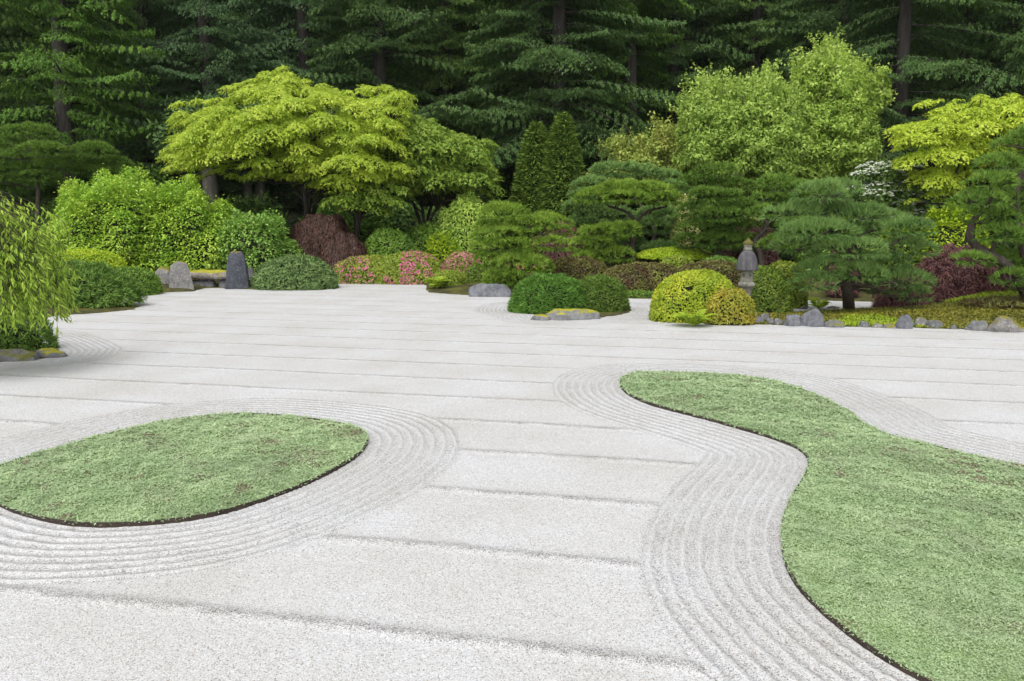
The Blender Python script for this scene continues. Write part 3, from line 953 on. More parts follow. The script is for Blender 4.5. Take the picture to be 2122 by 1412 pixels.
# ------------------------------------------------------------------ CONIFERS of the background wood
def conifer_mesh(seed, height, radius, base_h, mat, style='fir', dens=1.0, dead=False):
    """crown and trunk meshes of one conifer standing at the origin"""
    r = np.random.default_rng(seed)
    cb, tb = Buf(), Buf()
    hz = np.linspace(-.3, height, 18)
    rr = .40 * (1 - hz / height * .9) + .05 + .12 * np.exp(-np.clip(hz, 0, 9) * 1.6)
    tube(tb, np.stack([.08 * np.sin(hz * .3 + seed), .08 * np.cos(hz * .25), hz], 1), rr, 10, wob=.05, seed=seed)
    h = base_h
    while h < height - .3:
        f = (h - base_h) / (height - base_h)
        Lr = radius * (1 - f) ** .75 * r.uniform(.45, 1.1) + .25
        if f < .12:
            Lr *= .75 + 2 * f
        az = r.random() * 2 * math.pi
        o = np.array([math.cos(az), math.sin(az), 0]); lat = np.array([-o[1], o[0], 0])
        rise = r.uniform(-.10, .38) if style == 'fir' else r.uniform(-.1, .1)
        drop = r.uniform(.15, .75) if style == 'fir' else r.uniform(.35, .95)
        t = np.linspace(0, 1, 7)
        curve = lambda t: rise * t * Lr - drop * t ** 2 * Lr * .8 + (.10 * Lr * t ** 4)
        tube(tb, o * (t * Lr)[:, None] + np.stack([t * 0, t * 0, h + curve(t)], 1), np.linspace(.05, .012, 7) * (.5 + Lr / radius * .6), 4)
        n = int(dens * 86 * Lr * (1.0 if style == 'fir' else 1.15))
        tt = r.random(n) ** .62 * .93 + .08
        wid = Lr * .30 * np.sin(np.clip(tt, .05, 1) * math.pi * .86) + .07
        # side boughs: bunch lateral positions into fingers
        s = r.uniform(-1, 1, n)
        fing = np.round(tt * (5 + Lr * 1.6)) / (5 + Lr * 1.6)
        tt2 = np.clip(fing + np.abs(s) * .12 + r.normal(size=n) * .012, .04, 1.08)
        lift = .05 * r.normal(size=n)
        p = o * (tt2 * Lr)[:, None] + lat * (s * wid)[:, None]
        p[:, 2] = h + curve(tt2) - .28 * (s * wid) ** 2 / max(Lr * .3, .1) + lift
        hang = r.random(n)
        out = norm(o * .6 + lat * (np.sign(s) * .9)[:, None] + r.normal(size=(n, 3)) * .30)
        if style == 'fir':
            ax = norm(out * (1 - hang * .65)[:, None] + np.array([0, 0, -1]) * (hang * 1.0)[:, None] + np.array([0, 0, .06]))
            ln = r.uniform(.08, .18, n); wd = ln * .46
        else:
            ax = norm(out * .45 + np.array([0, 0, -1]) * (.35 + hang * .8)[:, None])
            ln = r.uniform(.10, .24, n); wd = ln * .42
        nm = norm(np.array([0, 0, 1.]) + out * .3 + r.normal(size=(n, 3)) * .25)
        if style != 'fir':
            nm = norm(o * .8 + np.array([0, 0, .5]) + r.normal(size=(n, 3)) * .3)
        bt = r.normal() * .1
        tint = np.clip(.38 + bt + .15 * (tt2 > .82) + r.normal(size=n) * .18, 0, 1)
        leaves(cb, p, ax, nm, ln, wd, tint, 0, tri=True, fold=.12)
        h += r.uniform(.05, .16) * (1 + .35 * f)
    c = cb.build('crown', [mat]); t = tb.build('trunk', [M_BARKF])
    return c, t


CON = {}


def conifer(kind, x, Y, label, scale=1.0, rot=None, trunk_mat=None, zs=1.0, cat='conifer', name='fir_tree', group='tall conifers of the wood behind the garden', wide=1.0):
    z = H(x, Y)
    root = thing(name, label, cat, (x, Y, z), group)
    root.rotation_euler = (0, 0, rng.random() * 6.28 if rot is None else rot)
    root.scale = (scale * wide, scale * wide, scale * zs)
    c0, t0 = CON[kind]
    if CON[kind + '_used']:
        c, t = c0.copy(), t0.copy(); col.objects.link(c); col.objects.link(t)
    else:
        c, t = c0, t0; CON[kind + '_used'] = True
    c.parent = root; t.parent = root
    return root


for key, args in {'fir_a': (11, 27, 6.2, 4.8, M_FIR, 'fir', 2.6), 'fir_b': (12, 27, 5.4, 1.6, M_FIR, 'fir', 2.6), 'blue': (13, 26, 5.6, 2.0, M_FIRB, 'fir', 2.6),
                  'hem': (14, 26, 5.0, .6, M_FIRY, 'fir', 2.8)}.items():
    CON[key] = conifer_mesh(*args)
    CON[key + '_used'] = False


CON['cedar'] = conifer_mesh(19, 25, 4.9, .3, M_CEDAR, 'fir', 2.9)
CON['cedar_used'] = False


def X(px, Y):
    return (px - CX) / FPX * Y * 1.0


BG = [  # kind, px, Y, scale, name, label
    ('cedar', 165, 38, 1.05, 'cedar_tree', 'tall brighter green cedar with hanging sprays above the largest bright shrub'),
    ('hem', -40, 41, 1.1, 'hemlock_tree', 'dark conifer at the left border, behind the drooping cedar'),
    ('fir_b', 330, 45, 1.05, 'fir_tree', 'dark fir between the drooping cedar and the large golden maple'),
    ('blue', 455, 43, 1.0, 'fir_tree', 'blue-green fir with a bare grey trunk left of the golden maple'),
    ('blue', 650, 47, 1.1, 'fir_tree', 'bluish fir standing behind the top of the golden maple'),
    ('fir_b', 800, 44, 1.0, 'fir_tree', 'fir whose slim trunk shows over the right shoulder of the golden maple'),
    ('hem', 930, 48, 1.1, 'hemlock_tree', 'soft green hemlock left of the pair of bare trunks'),
    ('fir_a', 1118, 44, 1.0, 'fir_tree', 'fir with the left one of the two bare trunks behind the conical hedge trees'),
    ('fir_a', 1157, 42, 1.08, 'fir_tree', 'wide fir with the right one of the two bare trunks behind the conical hedge trees'),
    ('cedar', 1300, 46, 1.05, 'cedar_tree', 'dark drooping conifer right of the conical hedge trees'),
    ('fir_b', 1385, 50, 1.1, 'fir_tree', 'dark fir behind the pinkish-tipped small maple'),
    ('hem', 1540, 54, 1.15, 'hemlock_tree', 'paler distant hemlock over the left light green tree'),
    ('fir_b', 1716, 47, 1.05, 'fir_tree', 'fir rising behind the tip of the tall light green tree'),
    ('fir_a', 1842, 40, 1.0, 'fir_tree', 'fir with thick dark trunk between the light green tree and the yellow maple'),
    ('hem', 1960, 45, 1.05, 'hemlock_tree', 'dark conifer with flat boughs above the yellow maple'),
    ('fir_a', 2095, 41, 1.0, 'fir_tree', 'dark fir at the right border behind the yellow maple'),
    ('hem', 2260, 44, 1.05, 'hemlock_tree', 'conifer reaching in from beyond the right border'),
    ('fir_b', -250, 42, 1.0, 'fir_tree', 'fir beyond the left border, behind the hemlock'),
]
for kind, px, Y, s, nm, lab in BG:
    conifer(kind, X(px, Y), Y, lab, s, name=nm, cat='cedar' if kind == 'cedar' else 'hemlock' if kind == 'hem' else 'fir')
far_lab = 'dark conifer deep in the wood, almost hidden behind the front row of firs'
for k, px in enumerate(range(-350, 2500, 118)):
    kind = ['fir_b', 'hem', 'fir_b', 'blue', 'cedar'][k % 5]
    Y = 55 + (k * 37 % 9)
    conifer(kind, X(px + (k * 53 % 60), Y), Y, far_lab, 1.15 + .1 * (k % 3), name='background_conifer', cat='conifer', group='conifers deep in the wood', wide=1.25)
far_lab2 = 'distant conifer on the wooded slope, a dark mass in the gaps'
for k, px in enumerate(range(-350, 2500, 150)):
    Y = 70 + (k * 29 % 8)
    conifer(['hem', 'fir_b', 'cedar'][k % 3], X(px, Y), Y, far_lab, 1.5, name='background_conifer', cat='conifer', group='conifers deep in the wood', wide=1.5)

# ------------------------------------------------------------------ BROADLEAVED TREES
def ground_at(px, Y):
    x = X(px, Y)
    return np.array([x, Y, H(x, Y)])


broad_tree('golden_maple', 'large spreading golden-green maple in layers, behind the dark red mound', 'maple', ground_at(628, 33),
           [[(640, 440), (615, 395), (585, 350), (540, 300), (470, 255)], [(640, 430), (650, 380), (690, 330), (730, 280)], [(635, 440), (630, 380), (655, 310), (640, 220)],
            [(650, 440), (690, 370), (760, 320), (810, 270)]],
           33, [(335, 335), (350, 300), (366, 270), (350, 252), (362, 215), (400, 208), (440, 205), (472, 175), (540, 165), (550, 142), (585, 140), (612, 165), (660, 170), (700, 162),
                (725, 178), (740, 195), (768, 175), (800, 180), (842, 182), (862, 213), (840, 240), (850, 275), (860, 310), (858, 365), (800, 395), (740, 415), (690, 405), (640, 392), (580, 372),
                (520, 385), (460, 365), (400, 372), (345, 362)], 3.4, 40, 230, M_MAPLE, .108, .08, 540, flat=.34, min_f=.56, seed=5, stem_r=.11)
broad_tree('green_maple', 'mid green layered maple with several thin stems right of the golden maple', 'maple', ground_at(885, 34.5),
           [[(870, 460), (850, 410), (820, 350)], [(885, 460), (905, 400), (930, 330)], [(890, 460), (935, 400), (975, 350)], [(878, 455), (872, 390), (880, 310)]],
           34.5, [(780, 300), (815, 262), (835, 240), (880, 233), (905, 250), (920, 266), (950, 268), (985, 282), (1020, 296), (1012, 330), (1030, 370), (1034, 402), (985, 412), (950, 400),
                (900, 405), (850, 410), (820, 420), (790, 380)], 2.8, 34, 130, M_MAPLE_G, .135, .10, 330, flat=.42, min_f=.55, seed=8, stem_r=.09)
broad_tree('green_maple', 'low shaded green maple under the right side of the golden maple', 'maple', ground_at(735, 31.8),
           [[(735, 460), (715, 420), (690, 390)], [(745, 460), (765, 420), (790, 390)], [(740, 455), (740, 410), (735, 380)]],
           31.8, [(655, 420), (690, 385), (730, 375), (780, 372), (840, 375), (858, 400), (830, 435), (780, 448), (730, 440), (680, 440)], 1.4, 28, 45, M_MAPLE_G, .13, .10, 300, flat=.4, seed=9, stem_r=.07)
broad_tree('light_green_tree', 'rounded light green tree with a dark forked limb, left of the taller one', 'tree', ground_at(1560, 36),
           [[(1565, 400), (1570, 320), (1555, 285), (1575, 235)], [(1570, 400), (1580, 330), (1540, 300), (1490, 270)]],
           36, [(1405, 300), (1415, 235), (1440, 190), (1470, 178), (1495, 200), (1540, 192), (1575, 180), (1592, 152), (1604, 190), (1650, 215), (1670, 260), (1680, 330), (1650, 385),
                (1600, 405), (1500, 400), (1430, 370), (1400, 340)], 2.6, 27, 210, M_LIGHT, .14, .105, 260, flat=.55, min_f=.62, style='round', seed=21, shoots=2, droop=.4, stem_r=.12)
broad_tree('light_green_tree', 'tallest light green tree with an upright pointed top, right of its rounded neighbour', 'tree', ground_at(1715, 38),
           [[(1712, 400), (1705, 300), (1703, 200), (1710, 130)], [(1720, 400), (1750, 300), (1790, 230)], [(1710, 400), (1680, 320), (1650, 260)]],
           38, [(1610, 230), (1640, 172), (1655, 140), (1680, 118), (1700, 103), (1720, 115), (1742, 110), (1755, 135), (1775, 150), (1800, 175), (1832, 148), (1842, 205), (1812, 240),
                (1830, 290), (1815, 350), (1780, 400), (1700, 415), (1640, 400), (1600, 330)], 2.6, 25, 210, M_LIGHT2, .15, .11, 260, flat=.62, min_f=.56, style='round', seed=22, shoots=2, droop=.4, bark=M_BARKG, stem_r=.11)
broad_tree('yellow_maple', 'bright yellow-green layered maple at the right, above the white-flowered dogwood', 'maple', ground_at(2010, 31),
           [[(2000, 430), (2003, 370), (1990, 310), (1940, 270)], [(2010, 430), (2015, 360), (2060, 290)], [(2005, 430), (1985, 380), (1930, 350)], [(2010, 430), (2060, 380), (2160, 300)]],
           31, [(1835, 268), (1850, 246), (1900, 238), (1882, 214), (1905, 204), (1950, 210), (1990, 206), (2040, 194), (2122, 195), (2250, 200), (2300, 280), (2200, 350), (2110, 350),
                (2040, 345), (2010, 400), (1960, 405), (1910, 440), (1862, 440), (1866, 418), (1905, 385), (1850, 340), (1862, 300)], 2.8, 36, 170, M_MAPLE_R, .11, .082, 480, flat=.33, min_f=.56, seed=31, stem_r=.09)
broad_tree('small_maple', 'small pale maple with pinkish tips, left of the light green trees', 'maple', ground_at(1330, 38.5),
           [[(1330, 430), (1310, 370), (1280, 340)], [(1335, 430), (1350, 360), (1370, 310)]],
           38.5, [(1222, 362), (1258, 335), (1250, 312), (1300, 300), (1340, 302), (1370, 275), (1402, 287), (1425, 320), (1425, 410), (1350, 420), (1260, 400)], 1.8, 26, 70, M_PINKM, .15, .11, 210,
           flat=.55, style='round', seed=41, shoots=2, stem_r=.06)


def bracts(b, pads):
    for c, r in pads:
        n = int(60 * r / .5)
        d = rdir(n); d[:, 2] = np.abs(d[:, 2]) * .8
        p = c + d * r * np.array([1.08, 1.08, .62])
        for a in np.linspace(0, math.pi, 2, endpoint=False):
            ax = norm(np.stack([np.cos(a) * np.ones(n), np.sin(a) * np.ones(n) * .6, .25 * np.ones(n)], 1) + rng.normal(size=(n, 3)) * .15)
            leaves(b, p - ax * .07, ax, norm(np.array([0, -.5, 1.]) + rng.normal(size=(n, 3)) * .2), .15, .08, rng.random(n), 2)


broad_tree('flowering_dogwood', 'dark leafy dogwood dotted with white flowers, under the yellow maple', 'dogwood', ground_at(1835, 31.5),
           [[(1830, 460), (1820, 420), (1800, 380)], [(1838, 460), (1860, 410), (1870, 370)]],
           31.5, [(1742, 405), (1768, 350), (1830, 332), (1900, 345), (1918, 385), (1910, 470), (1840, 485), (1785, 450)], 1.6, 26, 60, M_DOG, .15, .10, 200, flat=.6, style='round', seed=51, extra=bracts, stem_r=.06)


# conical hedge trees
def cone_tree(label, px, Y, top_px, half_px, seed):
    base = ground_at(px, Y)
    root = thing('conical_cypress', label, 'cypress', base, 'pair of conical cypresses')
    top = P(px, top_px, Y)[2]; h = top - base[2]; R0 = half_px * MPP(Y)
    n = 26000
    hh = 1 - (rng.random(n)) ** .62
    prof = np.minimum(1.0, (1 - hh) ** .55 * 1.12) * (.82 + .18 * np.minimum(1, hh * 4))
    a = rng.random(n) * 2 * math.pi
    r = R0 * prof * (1 - .20 * rng.random(n) ** 1.5)
    o = np.stack([np.cos(a), np.sin(a), np.zeros(n)], 1)
    z = hh * h
    # overlapping small boughs
    row = np.sin(z * 15 + 3 * np.sin(a * 4 + z * .9) + 2 * np.sin(a * 9))
    r = r * (1 + .045 * row)
    p = o * r[:, None]; p[:, 2] = z
    ax = norm(o * .9 + rdir(n) * .55 + np.array([0, 0, .15]))
    nm = norm(o * .55 + np.array([0, 0, .85]) + rdir(n) * .3)
    tint = np.clip(.35 + .22 * row + rng.normal(size=n) * .18, 0, 1)
    b = Buf(); leaves(b, p, ax, nm, rng.uniform(.12, .24, n), .085, tint, 0, tri=True)
    k = 9
    hz = np.linspace(0, 1, k)
    tube(b, np.stack([hz * 0, hz * 0, hz * h * .97], 1), R0 * .82 * np.minimum(1, (1 - hz) ** .55 * 1.1) + .01, 14, mat=1)
    b.build('crown', [M_ARB, M_CORE], root)
    t = Buf(); tube(t, [(0, 0, -.2), (0, 0, h * .3)], [.14, .1], 8); t.build('trunk', M_BARKD, root)


cone_tree('dark green conical cypress, the left and shorter of the pair', 1110, 36.4, 252, 58, 1)
cone_tree('dark green conical cypress, the right and taller of the pair', 1164, 35.6, 232, 58, 2)


# ------------------------------------------------------------------ PINES with clipped pads
def pine(name, label, base, Y, trunks, pads, mat, L, W, dens, D=.8, tr=.10, spread=.75, group='pines with cloud-pruned foliage', seed=0, core=False):
    root = thing(name, label, 'pine', base, group)
    r = np.random.default_rng(seed)
    allp = []
    for k, st in enumerate(trunks):
        pts = smooth_path([base] + [P(x, y, Y) for x, y in st], 14)
        pts[:, 1] += np.sin(np.linspace(0, 3, 14)) * .12
        pts[0, 2] -= .15
        rr = tr * (1 - .12 * k)
        b = Buf(); tube(b, pts, np.linspace(rr, rr * .4, 14), 9, wob=.06, seed=k); b.build('trunk', M_BARKP, root, base)
        allp.append(pts[3:])
    allp = np.concatenate(allp)
    lb = Buf()
    for (x, y, rx, ry, *m) in pads:
        off = m[0] if m else r.uniform(-D, D)
        yy = Y + off
        c = P(x, y, yy); k = MPP(yy)
        rx = rx * .93; b = Buf()
        pine_pad(b, c, rx * k, min(rx * k * .85, 1.6), ry * k * 1.18, L, W, dens, spread=spread, core=core)
        b.build('foliage_pad', [mat, M_CORE], root, base)
        dd = np.linalg.norm(allp - c, axis=1) + 2 * np.maximum(0, allp[:, 2] - c[2])
        a = allp[dd.argmin()]
        e = c - np.array([0, 0, ry * k * .3])
        p = limb(lb, a, e, tr * .34, tr * .13, .03, 8, wiggle=.07)
        for _ in range(4):
            q = e + np.array([*(r.normal(size=2) * rx * k * .5), 0])
            limb(lb, p[5], q, tr * .12, tr * .05, .0, 4, sides=4)
    lb.build('branchwork', M_BARKP, root, base, kind='stuff')
    return root


pine('cloud_pine', 'bright green cloud-pruned pine leaning left over the blue-grey rock', ground_at(1072, 25.6), 26,
     [[(1068, 570), (1060, 530), (1052, 490), (1048, 460)], [(1090, 560), (1122, 530), (1118, 500), (1130, 470)]],
     [(1042, 447, 52, 17), (1090, 470, 48, 14), (1020, 475, 38, 14, -.3), (1040, 492, 60, 17, -.8), (1132, 466, 46, 15), (1016, 519, 42, 16, -.8), (1072, 515, 36, 15, -.9),
      (1148, 512, 44, 15, -.6), (1160, 484, 24, 11), (1012, 545, 34, 18, -.2), (1072, 558, 58, 22, -1.1), (1040, 583, 44, 18, -.9), (1115, 556, 34, 17, -.4), (1090, 535, 30, 14, .3), (1062, 590, 50, 14, -.3)],
     M_PINEY, .17, .030, 1.0, seed=3)
pine('cloud_pine', 'flat-topped bright green pine with forked branches above the brown hedges', ground_at(1312, 29), 29.5,
     [[(1311, 530), (1311, 490), (1318, 462), (1300, 440), (1262, 428)], [(1312, 520), (1316, 470), (1340, 440), (1382, 428)]],
     [(1290, 398, 62, 14, -.3), (1345, 400, 50, 14, -.3), (1238, 414, 44, 15, -.5), (1378, 418, 34, 13, -.5), (1300, 414, 50, 12, -.9), (1242, 490, 46, 18, -.5), (1295, 482, 36, 14, -.8),
      (1228, 515, 46, 18, -.3), (1275, 535, 42, 15, -.5), (1210, 545, 35, 14)],
     M_PINEY, .18, .032, 1.0, seed=4)
pine('cloud_pine', 'blue-green pine behind the flat-topped pine, its pale trunk leaning', ground_at(1338, 32), 32.5,
     [[(1345, 520), (1358, 478), (1330, 430), (1300, 380)]],
     [(1290, 360, 72, 14), (1362, 372, 52, 13), (1226, 386, 36, 12, -1.6), (1214, 407, 30, 9, -1.6), (1196, 432, 34, 11, -1.6), (1256, 452, 60, 17, -1), (1370, 452, 50, 20, -1.2), (1335, 476, 56, 16, -1.2),
      (1392, 478, 30, 20), (1370, 520, 40, 12, -2.6), (1392, 395, 30, 12), (1210, 470, 40, 16), (1300, 510, 46, 14, -.5)],
     M_PINEB, .19, .034, 1.0, seed=5)
pine('cloud_pine', 'dense dark green pine directly left above the stone lantern', ground_at(1492, 27.5), 28,
     [[(1492, 520), (1490, 450), (1494, 400), (1486, 370)]],
     [(1484, 362, 44, 14), (1448, 385, 42, 15), (1522, 392, 46, 15), (1478, 412, 56, 16, -.8), (1436, 442, 36, 17), (1532, 436, 44, 15), (1488, 452, 60, 17, -.9), (1448, 482, 46, 18, -.5),
      (1534, 482, 48, 17, -.4), (1424, 508, 30, 14), (1496, 505, 60, 17, -.5), (1550, 515, 34, 12)],
     M_PINED, .18, .032, 1.0, seed=6)
pine('cloud_pine', 'small green pine with crooked bare trunk, right above the stone lantern', ground_at(1580, 26.5), 27,
     [[(1578, 530), (1566, 500), (1592, 468), (1574, 432), (1600, 400)]],
     [(1612, 384, 44, 13), (1656, 396, 40, 13), (1598, 418, 40, 13), (1660, 424, 44, 14), (1580, 444, 30, 12), (1622, 508, 46, 14), (1650, 470, 40, 14)],
     M_PINE, .17, .032, 1.0, seed=7)
pine('black_pine', 'large spreading blue-green pine with thick trunk in the mossy bed, right of the lantern', G(1760, 640), 19,
     [[(1758, 600), (1752, 565), (1762, 525), (1742, 490), (1736, 440), (1720, 410)]],
     [(1700, 408, 52, 20), (1742, 396, 40, 14), (1650, 450, 56, 19), (1712, 438, 60, 17, .3), (1784, 452, 56, 19), (1690, 485, 80, 18, -.5), (1838, 462, 44, 16), (1876, 480, 52, 18), (1776, 484, 50, 16, .4),
      (1652, 516, 46, 16), (1768, 524, 74, 19, -.6), (1884, 522, 54, 20, -.1), (1708, 562, 54, 18, -.4), (1830, 552, 56, 18, .1), (1688, 592, 44, 17, -.5), (1786, 572, 56, 15, -.6), (1874, 586, 56, 20, -.3),
      (1826, 600, 40, 16, .2), (1898, 616, 30, 13, -.1), (1730, 530, 60, 16, .6)],
     M_PINEB, .17, .019, 1.55, D=.7, tr=.15, spread=.6, seed=8)
pine('black_pine', 'dark green pine at the right border with tiers of clipped pads', G(2150, 655), 18.3,
     [[(2150, 600), (2130, 520), (2110, 430), (2120, 340)], [(2100, 560), (2022, 505), (2022, 460), (2040, 430)]],
     [(2100, 312, 46, 20), (2140, 290, 50, 18), (2072, 350, 46, 19), (2136, 350, 50, 18), (2052, 384, 46, 17), (2112, 390, 50, 18), (2032, 422, 56, 17, -.4), (2100, 428, 50, 18), (2160, 420, 50, 18),
      (2060, 455, 56, 17), (2124, 462, 44, 17), (2078, 492, 54, 17), (2140, 498, 44, 17), (2012, 542, 38, 12, -.4), (2092, 545, 50, 17), (2150, 550, 40, 16), (2096, 580, 42, 15, -.2), (2140, 600, 40, 15)],
     M_PINE, .15, .022, 1.3, D=.7, tr=.16, seed=9)
pine('cloud_pine', 'dark tiered pine with grey trunk at the left border, in front of the cedar', ground_at(75, 32.5), 33,
     [[(76, 420), (75, 380), (66, 340), (60, 300)]],
     [(62, 282, 54, 16), (25, 305, 50, 14), (92, 318, 50, 15), (40, 336, 60, 15), (105, 352, 42, 14), (20, 362, 50, 15), (75, 372, 55, 13), (-30, 330, 50, 15), (-20, 380, 50, 14)],
     M_PINED, .19, .036, .9, seed=10)
pine('cloud_pine', 'low dark pine peeking over the big bright shrub', ground_at(200, 33), 33.5,
     [[(200, 400), (198, 360), (195, 330)]], [(195, 320, 46, 15), (165, 340, 40, 13), (232, 345, 44, 13), (200, 358, 55, 13), (250, 365, 40, 12)],
     M_PINED, .19, .036, .9, seed=11)


# ------------------------------------------------------------------ SHRUBS
def shrub(name, label, cat, x0, x1, yt, yb, Y, mat, L, W, depth=.85, group=None, core_mat=None, flower=None, part='foliage', **kw):
    cx = (x0 + x1) / 2
    x = X(cx, Y)
    zb = P(cx, yb, Y)[2]
    gz = H(x, Y)
    zb = min(zb, gz + .25) if zb > gz else max(zb, gz - .02)
    zt = P(cx, yt, Y)[2]
    rx = (x1 - x0) / 2 * MPP(Y)
    base = np.array([x, Y, min(zb, gz)])
    zl = max(0, zb - base[2])
    root = thing(name, label, cat, base, group)
    b = Buf()
    k = dict(cover=2.0, lumps=60, lamp=.08, thick=.10)
    k.update(kw)
    pts, nl = dome(b, base + np.array([0, 0, zl * .5]), rx, rx * depth, zt - base[2] - zl * .5, L, W, **k)
    b.build(part, [mat, core_mat or M_CORE], root, base)
    s = Buf()
    for a in range(3):
        tube(s, [base + np.array([0, 0, -.1]), base + np.array([(a - 1) * rx * .3, -.05 * rx, (zt - base[2]) * .5])], [.04, .02], 5)
    s.build('stem', M_BARKD, root, base)
    if flower:
        fm, frac, cond = flower
        c = cond(pts, root) & (rng.random(len(pts)) < frac)
        q = pts[c] + nl[c] * .015; n = len(q)
        fb = Buf()
        for a in range(2):
            ax = norm(np.cross(nl[c], rdir(n)))
            leaves(fb, q - ax * .035, ax, nl[c] + rdir(n) * .2, .075, .07, rng.random(n), 0)
        fb.build('blossom', [fm], root, base, kind='stuff')
    return root


BR = 'large loose bright green shrubs'
shrub('deciduous_shrub', 'largest bright green leafy shrub, left of its two neighbours, behind the low dark shrubs', 'shrub', 104, 372, 352, 560, 29.3, M_SHRUB, .115, .075, group=BR, lumps=90, lamp=.19, thick=.2, layered=1, e=2.4, cover=2.4, tips=.08)
shrub('deciduous_shrub', 'yellow-tinged bright green shrub in the middle, above the mossy stone bench', 'shrub', 292, 504, 376, 560, 29.7, M_SHRUB, .115, .075, group=BR, lumps=70, lamp=.22, thick=.2, layered=1, e=2.3, cover=2.4, tips=.10)
shrub('deciduous_shrub', 'rounder deep green leafy shrub behind the upright dark stone', 'shrub', 456, 620, 436, 562, 29.4, M_SHRUB2, .13, .085, group=BR, lumps=60, lamp=.19, thick=.2, layered=1, e=2.5, cover=2.3, tips=.06)
LACE = 'dark red laceleaf maples'
shrub('laceleaf_maple', 'tall dark red-brown dome of lace foliage behind the pink azaleas', 'laceleaf maple', 604, 736, 445, 565, 30.9, M_RED, .12, .032, group=LACE, lumps=40, lamp=.12, droop=1.3, jit=.5, tri=True, e=2.9, cover=3.2, core_mat=M_CORER)
shrub('laceleaf_maple', 'lower dark red-brown dome sloping right, in front of the taller red one', 'laceleaf maple', 650, 772, 482, 575, 30.1, M_RED, .12, .032, group=LACE, lumps=40, lamp=.10, droop=1.3, jit=.5, tri=True, e=2.1, cover=3.2, core_mat=M_CORER)
shrub('dwarf_juniper', 'low grey-green juniper mound at the gravel edge, right of the upright stone', 'juniper', 520, 703, 529, 603, 26.6, M_JUN, .11, .05, lumps=230, lamp=.09, tri=True, e=2.2, cover=3.0, depth=.6)
AZ = 'azaleas flowering by the far gravel edge'
pinkcond = lambda s: (lambda pts, root: (snoise(pts, 2.2, s, 3) > s * 0 + PT[s]))
PT = {61: -.05, 62: -.12, 63: -.3, 64: -.1}
shrub('azalea', 'low yellow-green azalea with a few scattered pink flowers, next to the red dome', 'azalea', 686, 850, 530, 585, 29.4, M_BOXY, .07, .05, group=AZ, lumps=60, lamp=.05, cover=2.6, tri=True, flower=(M_PINK, .10, pinkcond(61)), depth=.7)
shrub('azalea', 'round azalea covered in bright pink flowers on its right half', 'azalea', 778, 928, 521, 585, 29.0, M_BOXY, .07, .05, group=AZ, lumps=60, lamp=.05, cover=2.6, tri=True,
      flower=(M_PINK, .26, lambda pts, root: (snoise(pts, 3.0, 62, 3) + (pts[:, 0] - root.location.x) * .9) > -.1), depth=.7)
shrub('azalea', 'azalea with paler pink flowers partly behind the cloud pine', 'azalea', 918, 1000, 521, 580, 30.5, M_BOXY, .07, .05, group=AZ, lumps=50, lamp=.05, cover=2.6, tri=True, flower=(M_PINK2, .22, pinkcond(63)))
shrub('azalea', 'small pink azalea glimpsed through the gaps of the cloud pine', 'azalea', 1060, 1180, 540, 575, 30.5, M_LIME, .08, .05, group=AZ, lumps=40, lamp=.05, tri=True, flower=(M_PINK2, .25, pinkcond(64)))
shrub('round_shrub', 'rounded olive green shrub behind the pink azaleas', 'shrub', 748, 870, 477, 545, 30.8, M_MID, .11, .06, lumps=80, lamp=.08, tri=True, cover=2.4)
shrub('spreading_shrub', 'mid green spreading shrub behind the star-leaved bush', 'shrub', 820, 1000, 460, 530, 32.8, M_MID, .13, .07, lumps=90, lamp=.1, tri=True)
shrub('star_leaved_shrub', 'small bright green shrub with star-like leaf whorls above the pink azaleas', 'shrub', 880, 968, 486, 540, 31.8, M_LIME, .20, .06, lumps=40, lamp=.12, up=1.0, jit=.7, tips=.1)
shrub('pale_leaved_shrub', 'pale yellow-green drooping shrub left of the conical cypresses', 'shrub', 905, 1038, 398, 500, 32.2, M_LIGHT2, .17, .07, lumps=70, lamp=.14, droop=.7, tips=.06)
shrub('clipped_shrub', 'small clipped yellow-green bush beside the fern at the far gravel corner', 'shrub', 893, 968, 560, 602, 26.8, M_BOXY, .06, .045, lumps=30, lamp=.05, tri=True, cover=2.6)
shrub('clipped_shrub', 'small dark clipped bush under the cloud pine', 'shrub', 962, 1015, 548, 598, 27.2, M_BOX, .06, .045, lumps=30, lamp=.05, tri=True)
ctr = 'pair of dense mounds on the small gravel islet'
shrub('mound_pine', 'rich green dense mound, left of the pair behind the moss-topped flat rock', 'dwarf pine', 1053, 1218, 568, 650, 19.7, M_MUGOB, .075, .026, group=ctr, lumps=200, lamp=.10, tri=True, cover=3.2, e=2.4, up=.9, jit=.7, depth=.7)
shrub('mound_pine', 'olive green dense mound, right of the pair behind the moss-topped flat rock', 'dwarf pine', 1172, 1306, 568, 648, 19.9, M_MUGOD, .075, .026, group=ctr, lumps=180, lamp=.11, tri=True, cover=3.0, e=2.3, up=.9, jit=.7, depth=.75)
CL = 'clipped mounds around the stone lantern'
shrub('clipped_mound', 'largest golden-yellow clipped mound, in front and left of the lantern', 'clipped shrub', 1350, 1536, 560, 666, 17.9, M_GOLD, .05, .036, group=CL, lumps=45, lamp=.045, cover=2.8, tri=True, e=2.7, thick=.07, depth=.6)
shrub('clipped_mound', 'small golden clipped mound with orange tips and a bare brown hole, at the lantern foot', 'clipped shrub', 1462, 1566, 597, 662, 17.2, M_GOLD2, .05, .036, group=CL, lumps=30, lamp=.06, cover=2.4, tri=True, e=2.4, depth=.6)
shrub('clipped_mound', 'round dark green clipped mound right behind the lantern', 'clipped shrub', 1528, 1642, 555, 644, 19.3, M_BOX, .055, .04, group=CL, lumps=40, lamp=.05, cover=2.6, tri=True, e=2.5, depth=.8)
